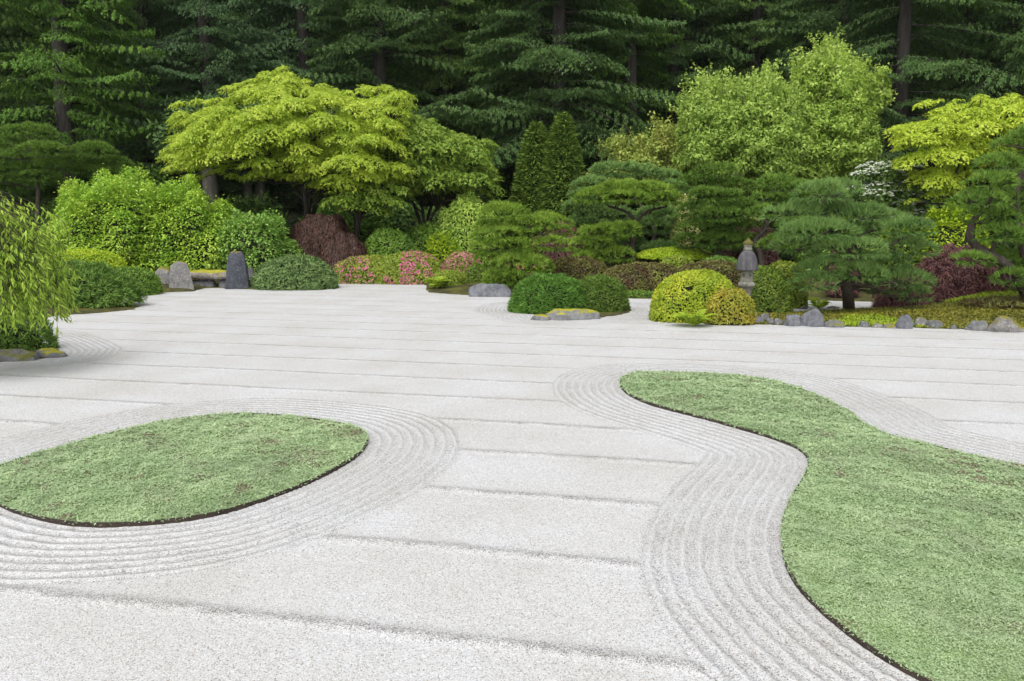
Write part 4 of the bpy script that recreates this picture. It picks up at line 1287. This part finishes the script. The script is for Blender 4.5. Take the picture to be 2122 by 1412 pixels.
shrub('clipped_mound', 'yellow-green clipped mound half behind the dark round one, reaching toward the pine', 'clipped shrub', 1570, 1672, 541, 632, 20.8, M_BOXY, .055, .04, group=CL, lumps=40, lamp=.05, cover=2.4, tri=True, e=2.8)
HG = 'low brownish clipped hedges behind the gravel'
shrub('clipped_hedge', 'brown and green clipped hedge behind the olive mound, left of the golden one', 'hedge', 1240, 1425, 545, 622, 24.0, M_BRN, .06, .045, group=HG, lumps=50, lamp=.05, cover=2.4, tri=True, e=2.9, depth=.5)
shrub('clipped_hedge', 'low brown-green clipped hedge seen over the top of the golden mound', 'hedge', 1400, 1545, 541, 600, 24.6, M_BRN, .06, .045, group=HG, lumps=50, lamp=.05, tri=True, e=2.9, depth=.5)
shrub('clipped_hedge', 'brown-green clipped hedge with lime top between the cloud pine and the long hedge', 'hedge', 1122, 1262, 533, 590, 26.6, M_BRN, .06, .045, group=HG, lumps=50, lamp=.05, tri=True, e=2.6, depth=.5)
shrub('ground_cover_shrub', 'low fresh green ground cover by the gravel between the mounds', 'ground cover', 1292, 1362, 602, 622, 23.2, M_MID, .06, .045, lumps=30, lamp=.08, tri=True, depth=.4)
shrub('clipped_mound', 'small gold-green clipped mound on the lime rise under the dark pine', 'clipped shrub', 1365, 1440, 529, 560, 27.2, M_BOXY, .07, .05, lumps=30, lamp=.05, tri=True, group='small mounds under the pines')
shrub('clipped_mound', 'dark low mound at the right end of the lime rise', 'clipped shrub', 1440, 1540, 532, 556, 26.6, M_MUGO, .08, .04, lumps=40, lamp=.06, tri=True, group='small mounds under the pines')
shrub('lime_ground_cover', 'smooth lime green moss hump under the flat-topped pine', 'moss hump', 1318, 1480, 513, 560, 29, M_LIME, .06, .045, lumps=10, lamp=.02, tri=True, e=2, cover=2.2)
shrub('spreading_pine', 'low spreading dark green dwarf pine on a mossy tongue at the left', 'dwarf pine', 20, 280, 543, 645, 20.7, M_MUGO, .10, .035, lumps=200, lamp=.14, tri=True, cover=2.6, e=2.1, up=.9, jit=.7, depth=.7, zlift=.04)
shrub('spreading_pine', 'near dark green dwarf pine under the weeping branches, on the mossy rock', 'dwarf pine', -150, 104, 628, 732, 13.7, M_MUGO, .085, .022, lumps=150, lamp=.14, tri=True, cover=2.4, e=2.3, up=.9, jit=.7, depth=.5)
shrub('clipped_mound', 'small dark green clipped mound left of the mossy boulders', 'clipped shrub', 212, 328, 553, 612, 24.4, M_MID, .07, .045, lumps=60, lamp=.06, tri=True, e=2.5, group='low mounds at the left edge', cover=2.4)
shrub('clipped_mound', 'bright yellow-green clipped mound below the largest bright shrub', 'clipped shrub', 80, 262, 517, 580, 26.8, M_LIME, .07, .05, lumps=40, lamp=.04, tri=True, e=2.3, group='low mounds at the left edge', cover=2.4)
shrub('laceleaf_maple', 'wide purple-red laceleaf maple behind the right end of the mossy bed', 'laceleaf maple', 1890, 2055, 506, 648, 21.2, M_REDP, .12, .032, group=LACE, lumps=80, lamp=.16, droop=.9, tri=True, e=2.2, cover=2.6, core_mat=M_CORER, thick=.2)
shrub('laceleaf_maple', 'dark purple laceleaf foliage at the foot of the big blue-green pine', 'laceleaf maple', 1815, 1960, 560, 648, 20.4, M_REDP, .12, .03, group=LACE, lumps=60, lamp=.2, droop=.9, tri=True, e=2, core_mat=M_CORER, thick=.3)
shrub('laceleaf_maple', 'dark purple laceleaf shrub under the right border pine', 'laceleaf maple', 2030, 2200, 540, 640, 20.5, M_REDP, .12, .03, group=LACE, lumps=60, lamp=.2, droop=.9, tri=True, e=2.2, core_mat=M_CORER, thick=.3)
shrub('laceleaf_maple', 'small dusky red maple glimpsed between the cloud pine and the flat-topped pine', 'laceleaf maple', 1100, 1212, 452, 530, 30.5, M_REDP, .14, .04, group=LACE, lumps=60, lamp=.16, droop=.9, tri=True, core_mat=M_CORER)
shrub('laceleaf_maple', 'small dusky red maple behind the crooked pine, above the lantern', 'laceleaf maple', 1500, 1612, 454, 530, 29.5, M_REDP, .14, .04, group=LACE, lumps=60, lamp=.16, droop=.9, tri=True, core_mat=M_CORER)
shrub('laceleaf_maple', 'reddish maple glimpsed behind the trunk of the big blue-green pine', 'laceleaf maple', 1712, 1782, 488, 560, 23, M_REDP, .13, .035, group=LACE, lumps=40, lamp=.16, droop=.9, tri=True, core_mat=M_CORER)
shrub('lime_shrub', 'lime green shrub under the yellow maple, left of the border pine trunk', 'shrub', 1885, 2035, 430, 560, 28.5, M_LIME, .14, .09, lumps=80, lamp=.14, layered=1, tri=True)
shrub('lime_shrub', 'yellow-green shrub between the dogwood and the lime one', 'shrub', 1790, 1920, 455, 560, 28.8, M_MAPLE_G, .14, .09, lumps=80, lamp=.14, layered=1, tri=True)
shrub('creeping_juniper', 'brown-green creeping juniper spreading on the mound by the right boulder', 'juniper', 1990, 2200, 622, 672, 18.6, M_BRN, .09, .03, lumps=90, lamp=.12, tri=True, depth=.6, e=2)
shrub('yellow_flecked_shrub', 'pale-flecked shrub between the flat-topped pine and the dark pine', 'shrub', 1385, 1450, 400, 530, 31, M_YELS, .08, .06, lumps=50, lamp=.14, tri=True)
shrub('yellow_flecked_shrub', 'pale-flecked shrub right of the dark pine, above the lantern', 'shrub', 1520, 1580, 440, 530, 30.5, M_YELS, .08, .06, lumps=50, lamp=.14, tri=True)
# dusky understorey between the garden and the wood
for k, (x0, x1, yt, Y, lab) in enumerate([
        (-120, 60, 400, 36, 'dim understorey bush at the left border under the tiered pine'),
        (230, 420, 330, 38.5, 'dim understorey bush above the largest bright shrub'),
        (430, 620, 405, 38, 'dim understorey bush behind the bare grey trunk'),
        (610, 830, 415, 39, 'dim bush in the shade of the golden maple'),
        (760, 960, 420, 40, 'dim bush behind the stems of the green maple'),
        (990, 1110, 420, 39.5, 'dim bush left of the conical cypresses'),
        (1190, 1330, 330, 41, 'dim bush right of the conical cypresses'),
        (1380, 1600, 380, 41, 'dim bush under the rounded light green tree'),
        (1600, 1830, 380, 41, 'dim bush under the tallest light green tree'),
        (1800, 1980, 380, 38, 'dim bush behind the yellow maple'),
        (1960, 2200, 380, 36, 'dim bush in the right border behind the border pine'),
        (1650, 1800, 430, 31, 'mid green bush between the big pine and the dogwood')]):
    shrub('understorey_shrub', lab, 'bush', x0, x1, yt, 480, Y, M_MID if k in (11,) else M_CEDAR if k % 2 else M_FIRY, .22, .12, lumps=90, lamp=.2, thick=.3, tri=True, e=2.2, cover=2.0, tips=.1, group='dim bushes between garden and wood')

# bare trunks showing under the golden maple
for (px, Y, w, top, lab) in [(455, 38, .42, 300, 'leaning grey trunk left of the golden maple stems'), (520, 40, .26, 320, 'thinner grey trunk right of the leaning one'), (545, 40.5, .30, 330, 'short grey trunk nearest the golden maple stems'),
                             (806, 42, .22, 380, 'slim grey trunk under the green maple')]:
    x = X(px, Y); z = H(x, Y)
    root = thing('bare_trunk_tree', lab, 'tree', (x, Y, z), 'grey trunks in the shade')
    b = Buf()
    hz = np.linspace(-.2, 6.4, 12)
    lean = -.05 if px == 455 else .01
    tube(b, np.stack([hz * lean, hz * 0, hz], 1), w * (1 - hz / 20) + .12 * np.exp(-np.clip(hz, 0, 9) * 2), 10, wob=.05, seed=px)
    b.build('trunk', M_BARKG, root)
    c = Buf()
    for k in range(16):
        cc = np.array([rng.normal() * .9 + 6 * lean, rng.normal() * .9, 5.4 + rng.random() * 1.6])
        n = 350; d = rdir(n)
        leaves(c, cc + d * rng.uniform(.5, 1.1, (n, 1)), rdir(n), d + np.array([0, 0, .8]), .3, .15, rng.random(n), 0, tri=True)
    c.build('crown', [M_FIR], root)


# ------------------------------------------------------------------ WEEPING TREE at the left
def weeping():
    base = np.array([-8.9, 11.6, 0.0]); base[2] = H(base[0], base[1])
    root = thing('weeping_cherry', 'weeping tree with long hanging bright green leafy twigs at the left border', 'weeping tree', base)
    b = Buf(); tp = smooth_path([base - [0, 0, .2], base + [.1, 0, 1.0], base + [-.05, .05, 1.9], base + [.3, 0, 2.55]], 12)
    tube(b, tp, np.linspace(.13, .06, 12), 9, wob=.05); b.build('trunk', M_BARKD, root, base)
    tb, lf = Buf(), Buf()
    c = P(-120, 372, 11.5)
    top = np.array([base[0] + .42, 11.5, c[2] - .02])
    for k in range(460):
        az = rng.uniform(-2.3, 1.15)
        low = k >= 400
        if rng.random() < .6:
            az = rng.uniform(-1.5, .6)
        R = rng.uniform(.35, 1.0) ** .6 * 1.98
        o = np.array([math.cos(az), math.sin(az) * .75, 0])
        t = np.linspace(0, 1, 10)
        R = rng.uniform(.6, 1.2) * 1.75 if low else R
        az = rng.uniform(-.9, .5) if low else az
        o = np.array([math.cos(az), math.sin(az) * .75, 0])
        fall = rng.uniform(1.75, 2.5) if low else rng.uniform(.7, 1.9) * (1.1 if R > 1.2 else .85)
        hi = rng.uniform(-.42, .06) - .16 * (R / 1.9) ** 2
        x = R * np.minimum(1, 1.25 * t) ** .8
        z = hi + .12 * np.sin(t * 2) - fall * np.clip(t - .22, 0, 1) ** 1.35 / .78 ** 1.35
        p = top + o * x[:, None] + np.stack([np.sin(t * 5 + k) * .03, np.cos(t * 4 + k) * .03, z], 1)
        zmin = .62
        p = p[p[:, 2] > zmin]
        if len(p) < 4:
            continue
        tube(tb, p, np.linspace(.010, .002, len(p)), 3)
        n = int(len(p) * 4.0)
        s = rng.random(n) ** .8 * (len(p) - 1.001)
        s = np.clip(s, .8, None)
        i = s.astype(int); f = (s - i)[:, None]
        q = p[i] * (1 - f) + p[np.minimum(i + 1, len(p) - 1)] * f
        ax = norm(rdir(n) * .75 + np.array([0, 0, -.95]) + o * .25)
        leaves(lf, q, ax, rdir(n) * .8 + np.array([0, -.5, .6]), rng.uniform(.08, .15, n), rng.uniform(.022, .034, n), np.clip(.5 + rng.normal(size=n) * .28, 0, 1), 0, fold=.18)
    tb.build('twigwork', M_BARKD, root, base)
    lf.build('crown', [M_WEEP], root, base)


weeping()


# ------------------------------------------------------------------ STONES
def stone(label, x0, x1, yt, yb, mat, seed, depth=.8, flat=2.4, name='rock', cat='rock', group=None, Y=None, cuts=6, taper=0.0, jag=.10, bottom=.12, lean=0, parts=None):
    cx = (x0 + x1) / 2
    g = G(cx, yb)
    Yb = Y or g[1]
    rx = (x1 - x0) / 2 * MPP(Yb)
    yc = Yb + rx * depth * .9
    rx *= yc / Yb
    zt = P(cx, yt, yc)[2]
    zb = P(cx, yb, Yb)[2]
    h = zt - zb
    x = X(cx, yc)
    base = np.array([x, yc, zb])
    r = np.random.default_rng(seed)
    nu, nv = 40, 24
    u = np.linspace(0, 2 * math.pi, nu, endpoint=False); v = np.linspace(-.5, math.pi / 2, nv)
    U, V = np.meshgrid(u, v, indexing='ij')
    d = np.stack([np.cos(V) * np.cos(U), np.cos(V) * np.sin(U), np.sin(V)], -1).reshape(-1, 3)
    e = flat
    p = d / ((np.abs(d) ** e).sum(1) ** (1 / e))[:, None]
    for k in range(cuts):                       # planar facets
        nn = r.normal(size=3); nn[2] = abs(nn[2]) * .8; nn /= np.linalg.norm(nn)
        lim = r.uniform(.68, .9)
        t = p @ nn
        p = p - nn * (np.clip(t - lim, 0, None) * .92)[:, None]
    p = p * (1 + jag * snoise(p, 2.6, seed, 3)[:, None] * .6 + .025 * snoise(p, 9, seed + 1, 2)[:, None])
    if taper:
        f = 1 - taper * np.clip(p[:, 2:3], 0, 1)
        p[:, :2] *= f
    p[:, 0] += lean * np.clip(p[:, 2], 0, 1)
    mxz = p[:, 2].max()
    p[:, 2] /= mxz
    ex = max(abs(p[:, 0].min()), abs(p[:, 0].max()))
    p[:, 0] = (p[:, 0] - (p[:, 0].max() + p[:, 0].min()) / 2) / ((p[:, 0].max() - p[:, 0].min()) / 2)
    V3 = np.stack([p[:, 0] * rx, p[:, 1] * rx * depth, p[:, 2] * h], 1)
    V3[:, 2] = np.where(V3[:, 2] < 0, V3[:, 2] * .4 - .02, V3[:, 2])
    i, j = np.meshgrid(np.arange(nu), np.arange(nv - 1), indexing='ij'); i2 = (i + 1) % nu
    F = np.stack([i * nv + j, i2 * nv + j, i2 * nv + j + 1, i * nv + j + 1], -1).reshape(-1, 4)
    b = Buf(); b.add(base + V3, F, None, 0, True)
    o = b.build(name, mat, None, base)
    o['label'] = label; o['category'] = cat
    if group:
        o['group'] = group
    return o, base, rx, h


stone('squat mottled boulder with moss on its shoulder, left of the taller mossy boulder', 321, 366, 553, 604, M_ROCKM, 1, Y=25.9, name='boulder', cat='boulder', group='stones by the mossy bench', taper=.12, flat=3.2, cuts=3)
stone('tapering mottled grey boulder with yellow mossy top, left end of the mossy bench', 353, 406, 541, 606, M_ROCKM, 2, Y=25.5, name='boulder', cat='boulder', group='stones by the mossy bench', taper=.28, cuts=2, lean=-.10, flat=5.5)
stone('upright dark slate standing stone with pointed top, right of the mossy bench', 468, 517, 520, 601, M_ROCKD, 3, Y=26.2, name='standing_stone', cat='standing stone', group='stones by the mossy bench', taper=.30, flat=5.0, cuts=1, lean=.0, depth=.5, jag=.07)
stone('small white-grey rock wedged between standing stone and juniper mound', 510, 528, 553, 575, M_ROCKG, 4, Y=27.6, group='stones by the mossy bench')


def bench():
    c = P(430, 570, 26.9); base = np.array([c[0], 26.9, 0.0])
    root = thing('stone_bench', 'low stone slab bench covered in yellow moss between boulder and standing stone', 'stone bench', base)
    hw = 46 * MPP(26.9)
    nx = 26; b = Buf()
    t = np.linspace(-hw, hw, nx)
    prof = [(-.24, .30), (-.27, .40), (-.25, .52), (-.15, .585), (.05, .59), (.22, .56), (.27, .42), (.22, .31), (0, .27)]
    V = np.array([[x, py * (1 + .08 * math.sin(x * 5 + k)), pz + .018 * math.sin(x * 4 + k * 2) + .012 * math.sin(x * 11 + k)] for x in t for k, (py, pz) in enumerate(prof)])
    m = len(prof); i, j = np.meshgrid(np.arange(nx - 1), np.arange(m), indexing='ij'); j2 = (j + 1) % m
    F = np.stack([i * m + j, (i + 1) * m + j, (i + 1) * m + j2, i * m + j2], -1).reshape(-1, 4)[:, ::-1]
    b.add(V, F, None, 0, True)
    b.add(V[:m], np.arange(m)[None, :], None, 0); b.add(V[-m:], np.arange(m)[None, ::-1], None, 0)
    b.build('slab', rock_mat('bench_rock', (.12, .10, .08), (.32, .29, .26), moss=(.30, .28, .025), lo=.25, hi=.5, speck=.5), root)
    for sx, w in ((-.25 * hw, .42), (.75 * hw, .2)):
        s = Buf(); ellipsoid_core(s, (sx, .05, 0), w, .2, .30, 0, 16, 8, z0=-.2, e=3.5)
        s.build('support_stone', M_ROCKG, root)


bench()
stone('smooth blue-grey flat rock at the gravel edge under the cloud pine', 970, 1060, 588, 616, M_ROCKB, 11, depth=.35, flat=4.0, cuts=3, jag=.10)
stone('flat rock topped with yellow moss in front of the pair of dense mounds', 1116, 1246, 640, 664, M_ROCKY, 12, depth=.38, flat=3, cuts=8, jag=.2)
stone('small grey rock at the foot of the pink azalea', 836, 868, 571, 583, M_ROCKG, 13)
stone('long low grey rock at the left border below the near dwarf pine', -90, 74, 724, 750, M_ROCKG, 14, depth=.3, flat=2.6, cuts=8, jag=.22)
stone('low moss-capped rock at the tip of the left border bed', 56, 126, 721, 742, M_ROCKY, 15, depth=.6, flat=2.4, cuts=6, jag=.2)
stone('small yellow-mossed stone against the left end of the flat moss-topped rock', 1098, 1142, 652, 665, M_ROCKY, 16, depth=.6, flat=2.4, cuts=5, jag=.2)
SG = 'rocks lining the front of the mossy bed'
ST = [(1452, 1482, 651, 669, M_ROCKG, 'half-hidden grey rock just right of the fern'), (1476, 1507, 651, 671, M_ROCKB, 'rounded blue-grey rock, second after the fern'),
      (1504, 1544, 651, 671, M_ROCKG, 'wide speckled grey rock under the small orange-tipped mound'), (1548, 1586, 654, 672, M_ROCKB, 'blue-grey wedge rock right of the wide speckled one'),
      (1579, 1600, 649, 667, M_ROCKG, 'small mottled rock set back above two little rocks'), (1588, 1612, 659, 673, M_ROCKG, 'little round rock, left one of two touching'),
      (1607, 1630, 659, 674, M_ROCKG, 'little round rock, right one of two touching'), (1627, 1668, 652, 677, M_ROCKB, 'squat trapezoid grey rock left of the biggest rock'),
      (1660, 1714, 639, 678, M_ROCKB, 'biggest faceted blue-grey rock in the row'), (1711, 1754, 662, 679, M_ROCKG, 'low grey rock right of the biggest one'),
      (1786, 1811, 665, 679, M_ROCKG, 'small low grey rock alone in the moss'), (1811, 1836, 669, 680, M_ROCKM, 'tiny mossy rock left of the flat mossy one'),
      (1836, 1868, 669, 681, M_ROCKM, 'flat mossy rock left of the upright smooth one'), (1859, 1896, 652, 682, M_ROCKB, 'smooth upright leaning blue-grey rock'),
      (1897, 1929, 657, 678, M_ROCKM, 'rough mottled rock right of the upright smooth one'), (1926, 1960, 663, 681, M_ROCKG, 'grey square rock with mossy side'),
      (1976, 1992, 672, 683, M_ROCKG, 'tiny grey rock sunk in moss toward the right border'), (2008, 2054, 664, 686, M_ROCKG, 'slanting pale grey rock near the right border'),
      (2050, 2125, 654, 689, M_ROCKM, 'large mottled boulder with moss cap at the right border')]
for k, (x0, x1, yt, yb, m, lab) in enumerate(ST):
    stone(lab, x0, x1, yt, yb, m, 100 + k, group=SG, depth=.7, cuts=7, flat=2.6)
stone('small dark rock by the gravel behind the mossy bed', 1656, 1677, 633, 646, M_ROCKD, 131, Y=20.1, group='rocks behind the mossy bed')
stone('flat grey rock left of the big pine trunk, behind the bed', 1716, 1748, 634, 643, M_ROCKG, 132, Y=20.3, group='rocks behind the mossy bed')
stone('dim rock right of the big pine trunk under purple foliage', 1810, 1836, 626, 641, M_ROCKG, 133, Y=20.6, group='rocks behind the mossy bed')


# ------------------------------------------------------------------ STONE LANTERN
def lathe(prof, sides, rib=0.0, rot=0.0, cap=True):
    a = np.linspace(0, 2 * math.pi, sides, endpoint=False) + rot
    V = np.array([[r * math.cos(t) * (1 + rib * math.cos(6 * (t - rot))), r * math.sin(t) * (1 + rib * math.cos(6 * (t - rot))), z] for r, z in prof for t in a])
    k = len(prof)
    i, j = np.meshgrid(np.arange(k - 1), np.arange(sides), indexing='ij'); j2 = (j + 1) % sides
    F = np.stack([i * sides + j, i * sides + j2, (i + 1) * sides + j2, (i + 1) * sides + j], -1).reshape(-1, 4)
    return V, F


def lantern():
    Y = 18.3
    base = np.array([X(1547, Y), Y, 0.02])
    root = thing('stone_lantern', 'grey stone lantern with bell-shaped cap and mossy finial among clipped mounds', 'stone lantern', base)
    k = MPP(Y)

    def part(name, prof, mat, sides=24, rib=0, rot=.3, smooth=False, parent=root):
        b = Buf(); V, F = lathe(prof, sides, rib, rot); b.add(V, F, None, 0, smooth)
        n = sides
        b.add(V[-n:], np.arange(n)[None, :], None, 0); b.add(V[:n], np.arange(n)[None, ::-1], None, 0)
        return b.build(name, mat, parent)
    part('base', [(.30, 0), (.30, .10), (.26, .16), (.20, .18)], M_LANT, 6)
    part('pedestal', [(.13, .18), (.12, .3), (.115, .5), (.125, .6), (.16, .68), (.175, .705)], M_LANT, 24, smooth=True)
    part('platform', [(.175, .705), (.20, .712), (.212, .74), (.212, .772), (.19, .80), (.165, .82)], M_LANT, 6, rot=.25)
    # firebox: six walls with openings in each
    fb = Buf(); z0, z1, R = .82, 1.10, .155
    rot = .25
    for s in range(6):
        a0, a1 = rot + s * math.pi / 3, rot + (s + 1) * math.pi / 3
        A = np.array([math.cos(a0), math.sin(a0), 0]) * R; B = np.array([math.cos(a1), math.sin(a1), 0]) * R
        n = -norm((A + B)[None])[0] * .03
        us, zs = [0, .35, .65, 1], [z0, z0 + .12, z0 + .19, z1]
        for iu in range(3):
            for iz in range(3):
                if iu == 1 and iz == 1:
                    for (ua, za, ub, zb_) in ((us[1], zs[1], us[2], zs[1]), (us[2], zs[1], us[2], zs[2]), (us[2], zs[2], us[1], zs[2]), (us[1], zs[2], us[1], zs[1])):
                        pa = A + (B - A) * ua + [0, 0, za]; pb = A + (B - A) * ub + [0, 0, zb_]
                        fb.add([pa, pb, pb + n, pa + n], [[0, 1, 2, 3]])
                    continue
                q = [A + (B - A) * us[iu] + [0, 0, zs[iz]], A + (B - A) * us[iu + 1] + [0, 0, zs[iz]], A + (B - A) * us[iu + 1] + [0, 0, zs[iz + 1]], A + (B - A) * us[iu] + [0, 0, zs[iz + 1]]]
                fb.add(q, [[0, 1, 2, 3]]); fb.add([v + n for v in q], [[3, 2, 1, 0]])
    fb.build('firebox', M_LANT, root)
    part('cap', [(.17, 1.095), (.245, 1.085), (.252, 1.10), (.245, 1.16), (.232, 1.25), (.212, 1.34), (.178, 1.43), (.13, 1.50), (.092, 1.535)], M_LANTC, 48, rib=.014, rot=.25, smooth=False)
    part('neck', [(.092, 1.535), (.10, 1.55), (.10, 1.575), (.088, 1.59), (.092, 1.62), (.105, 1.66)], M_LANT, 24, smooth=True)
    part('finial', [(.105, 1.66), (.118, 1.69), (.112, 1.72), (.085, 1.745), (.05, 1.765), (.038, 1.785), (.022, 1.805), (.004, 1.812)], M_LMOSS, 24, smooth=True)


lantern()


# ------------------------------------------------------------------ FERNS
def fern(label, px, py, Y, size, nf, seed, group='ferns at the gravel edges', wid=.16, spread=1.0, mat=None, name='fern'):
    g = P(px, py, Y); base = np.array([g[0], Y, max(H(g[0], Y), 0.0)])
    root = thing(name, label, 'fern', base, group)
    for k in range(nf):
        az = k * 2.4 + rng.random() * .5
        o = np.array([math.cos(az), math.sin(az), 0])
        Lf = size * rng.uniform(.75, 1.1)
        t = np.linspace(0, 1, 9)
        el = rng.uniform(.75, 1.35)
        x = Lf * t * math.cos(el * .8) * spread
        z = Lf * (t * math.sin(el) - .45 * t ** 2.4)
        p = base + o * x[:, None]; p[:, 2] += z
        b = Buf(); tube(b, p, np.linspace(.006, .002, 9), 3)
        n = 22
        s = np.linspace(.12, .99, n); i = (s * 8).astype(int).clip(0, 7); f = (s * 8 - i)[:, None]
        q = p[i] * (1 - f) + p[i + 1] * f
        dirp = norm(p[i + 1] - p[i])
        lat = norm(np.cross(dirp, [0, 0, 1.]))
        for sg in (-1, 1):
            L = size * wid * 1.35 * np.sin(np.clip(s * 1.15, 0, 1) ** .6 * math.pi * .92) + .015
            ax = lat * sg + dirp * .5 + rng.normal(size=(n, 3)) * .06
            leaves(b, q, ax, np.cross(lat, dirp) + rng.normal(size=(n, 3)) * .1, L, size * .062, np.clip(.5 + rng.normal(size=n) * .2, 0, 1), 0)
        b.build('frond', [mat or M_FERN], root, base)


fern('bright green fern in front of the golden clipped mounds', 1436, 668, 16.75, .66, 17, 1, wid=.17)
fern('pale green fern at the corner of the far gravel, left of the blue-grey rock', 905, 606, 26.0, .72, 15, 2, wid=.2)
fern('fern behind the biggest edging rock, by the back gravel strip', 1697, 640, 20.2, .5, 12, 3, wid=.2)
fern('yellowish fern left of the mossy boulders', 262, 560, 26.2, .75, 11, 4)
fern('curling fern just behind the squat mossy boulder', 320, 572, 26.6, .6, 8, 5)

# ------------------------------------------------------------------ MOSS CARPETS on the front beds
def moss_cover(poly_px, n, mats, name, seed, L=.05):
    poly = W2(poly_px)
    lo, hi = poly.min(0), poly.max(0)
    q = lo + rng.random((n, 2)) * (hi - lo); q = q[inside(poly, q)]
    z = terrain_height(q)
    keep = z > .005; q, z = q[keep], z[keep]; m = len(q)
    b = Buf()
    c = np.stack([q[:, 0], q[:, 1], z], 1)
    patch = snoise(q, 1.5, seed, 3) > .25
    for k in (0, 1):
        s = patch == bool(k); ms = s.sum()
        leaves(b, c[s], rdir(ms) * [1, 1, .4] + [0, 0, .5], rdir(ms) * .6 + [0, 0, 1.], L * rng.uniform(.6, 1.4, ms), L * .6, rng.random(ms), k, tri=True)
    b.build(name, mats, None, None, kind='stuff', label='yellow-green moss carpet on the bed behind the row of rocks', category='moss')


moss_cover([(1440, 669), (1560, 655), (1640, 649), (1760, 643), (1900, 640), (2122, 640), (2122, 688), (1900, 681), (1700, 678), (1500, 673)], 60000, [M_MOSSL, M_MOSSG], 'moss', 5)

# ------------------------------------------------------------------ thin moist air
def haze():
    b = Buf()
    x0, x1, y0, y1, z0, z1 = -135, 135, -25, 180, -1.4, 78
    V = [(x, y, z) for x in (x0, x1) for y in (y0, y1) for z in (z0, z1)]
    b.add(V, [[0, 1, 3, 2], [4, 6, 7, 5], [0, 4, 5, 1], [2, 3, 7, 6], [0, 2, 6, 4], [1, 5, 7, 3]])
    m = bpy.data.materials.new('moist_air'); m.use_nodes = True
    n = m.node_tree.nodes; n.remove(n['Principled BSDF'])
    v = n.new('ShaderNodeVolumePrincipled')
    v.inputs['Density'].default_value = .00012
    v.inputs['Color'].default_value = (.93, .97, 1, 1)
    m.node_tree.links.new(v.outputs[0], n['Material Output'].inputs['Volume'])
    b.build('haze', m, None, None, kind='stuff')


haze()

# ------------------------------------------------------------------ FALLEN LEAVES
for (px, py, L, c, lab) in [(382, 1104, .05, (.55, .22, .06), 'orange fallen leaf on the gravel below the oval bed'), (1950, 1150, .04, (.5, .25, .10), 'orange-brown fallen leaf on the curved thyme bed'),
                            (692, 1037, .05, (.10, .08, .07), 'dark fallen leaf on the gravel right of the oval bed'), (1456, 968, .035, (.55, .42, .25), 'tan fallen leaf at the end of a raked line')]:
    m, n_, l_, bs = new_mat('fallen_leaf_' + lab.split()[0].replace('-', '_'))
    bs.inputs['Base Color'].default_value = (*c, 1); bs.inputs['Roughness'].default_value = .6
    z = .105 if py == 1150 else .022
    g = G(px, py, z)
    a = rng.random() * 3
    b = Buf(); t = np.linspace(0, 2 * math.pi, 10, endpoint=False)
    w = L * (.5 + .12 * np.cos(5 * t))
    V = np.stack([np.cos(t + a) * w, np.sin(t + a) * w * .6, .006 + .008 * np.cos(2 * t)], 1)
    b.add(V, np.arange(10)[None, :]); b.add(V - [0, 0, .0015], np.arange(10)[None, ::-1])
    b.build('fallen_leaf', m, None, g, label=lab, category='leaf', group='fallen leaves')

tris = sum(len(m.loops) - 2 * len(m.polygons) for m in bpy.data.meshes)
print('TRIS', tris, 'OBJ', len(bpy.data.objects))
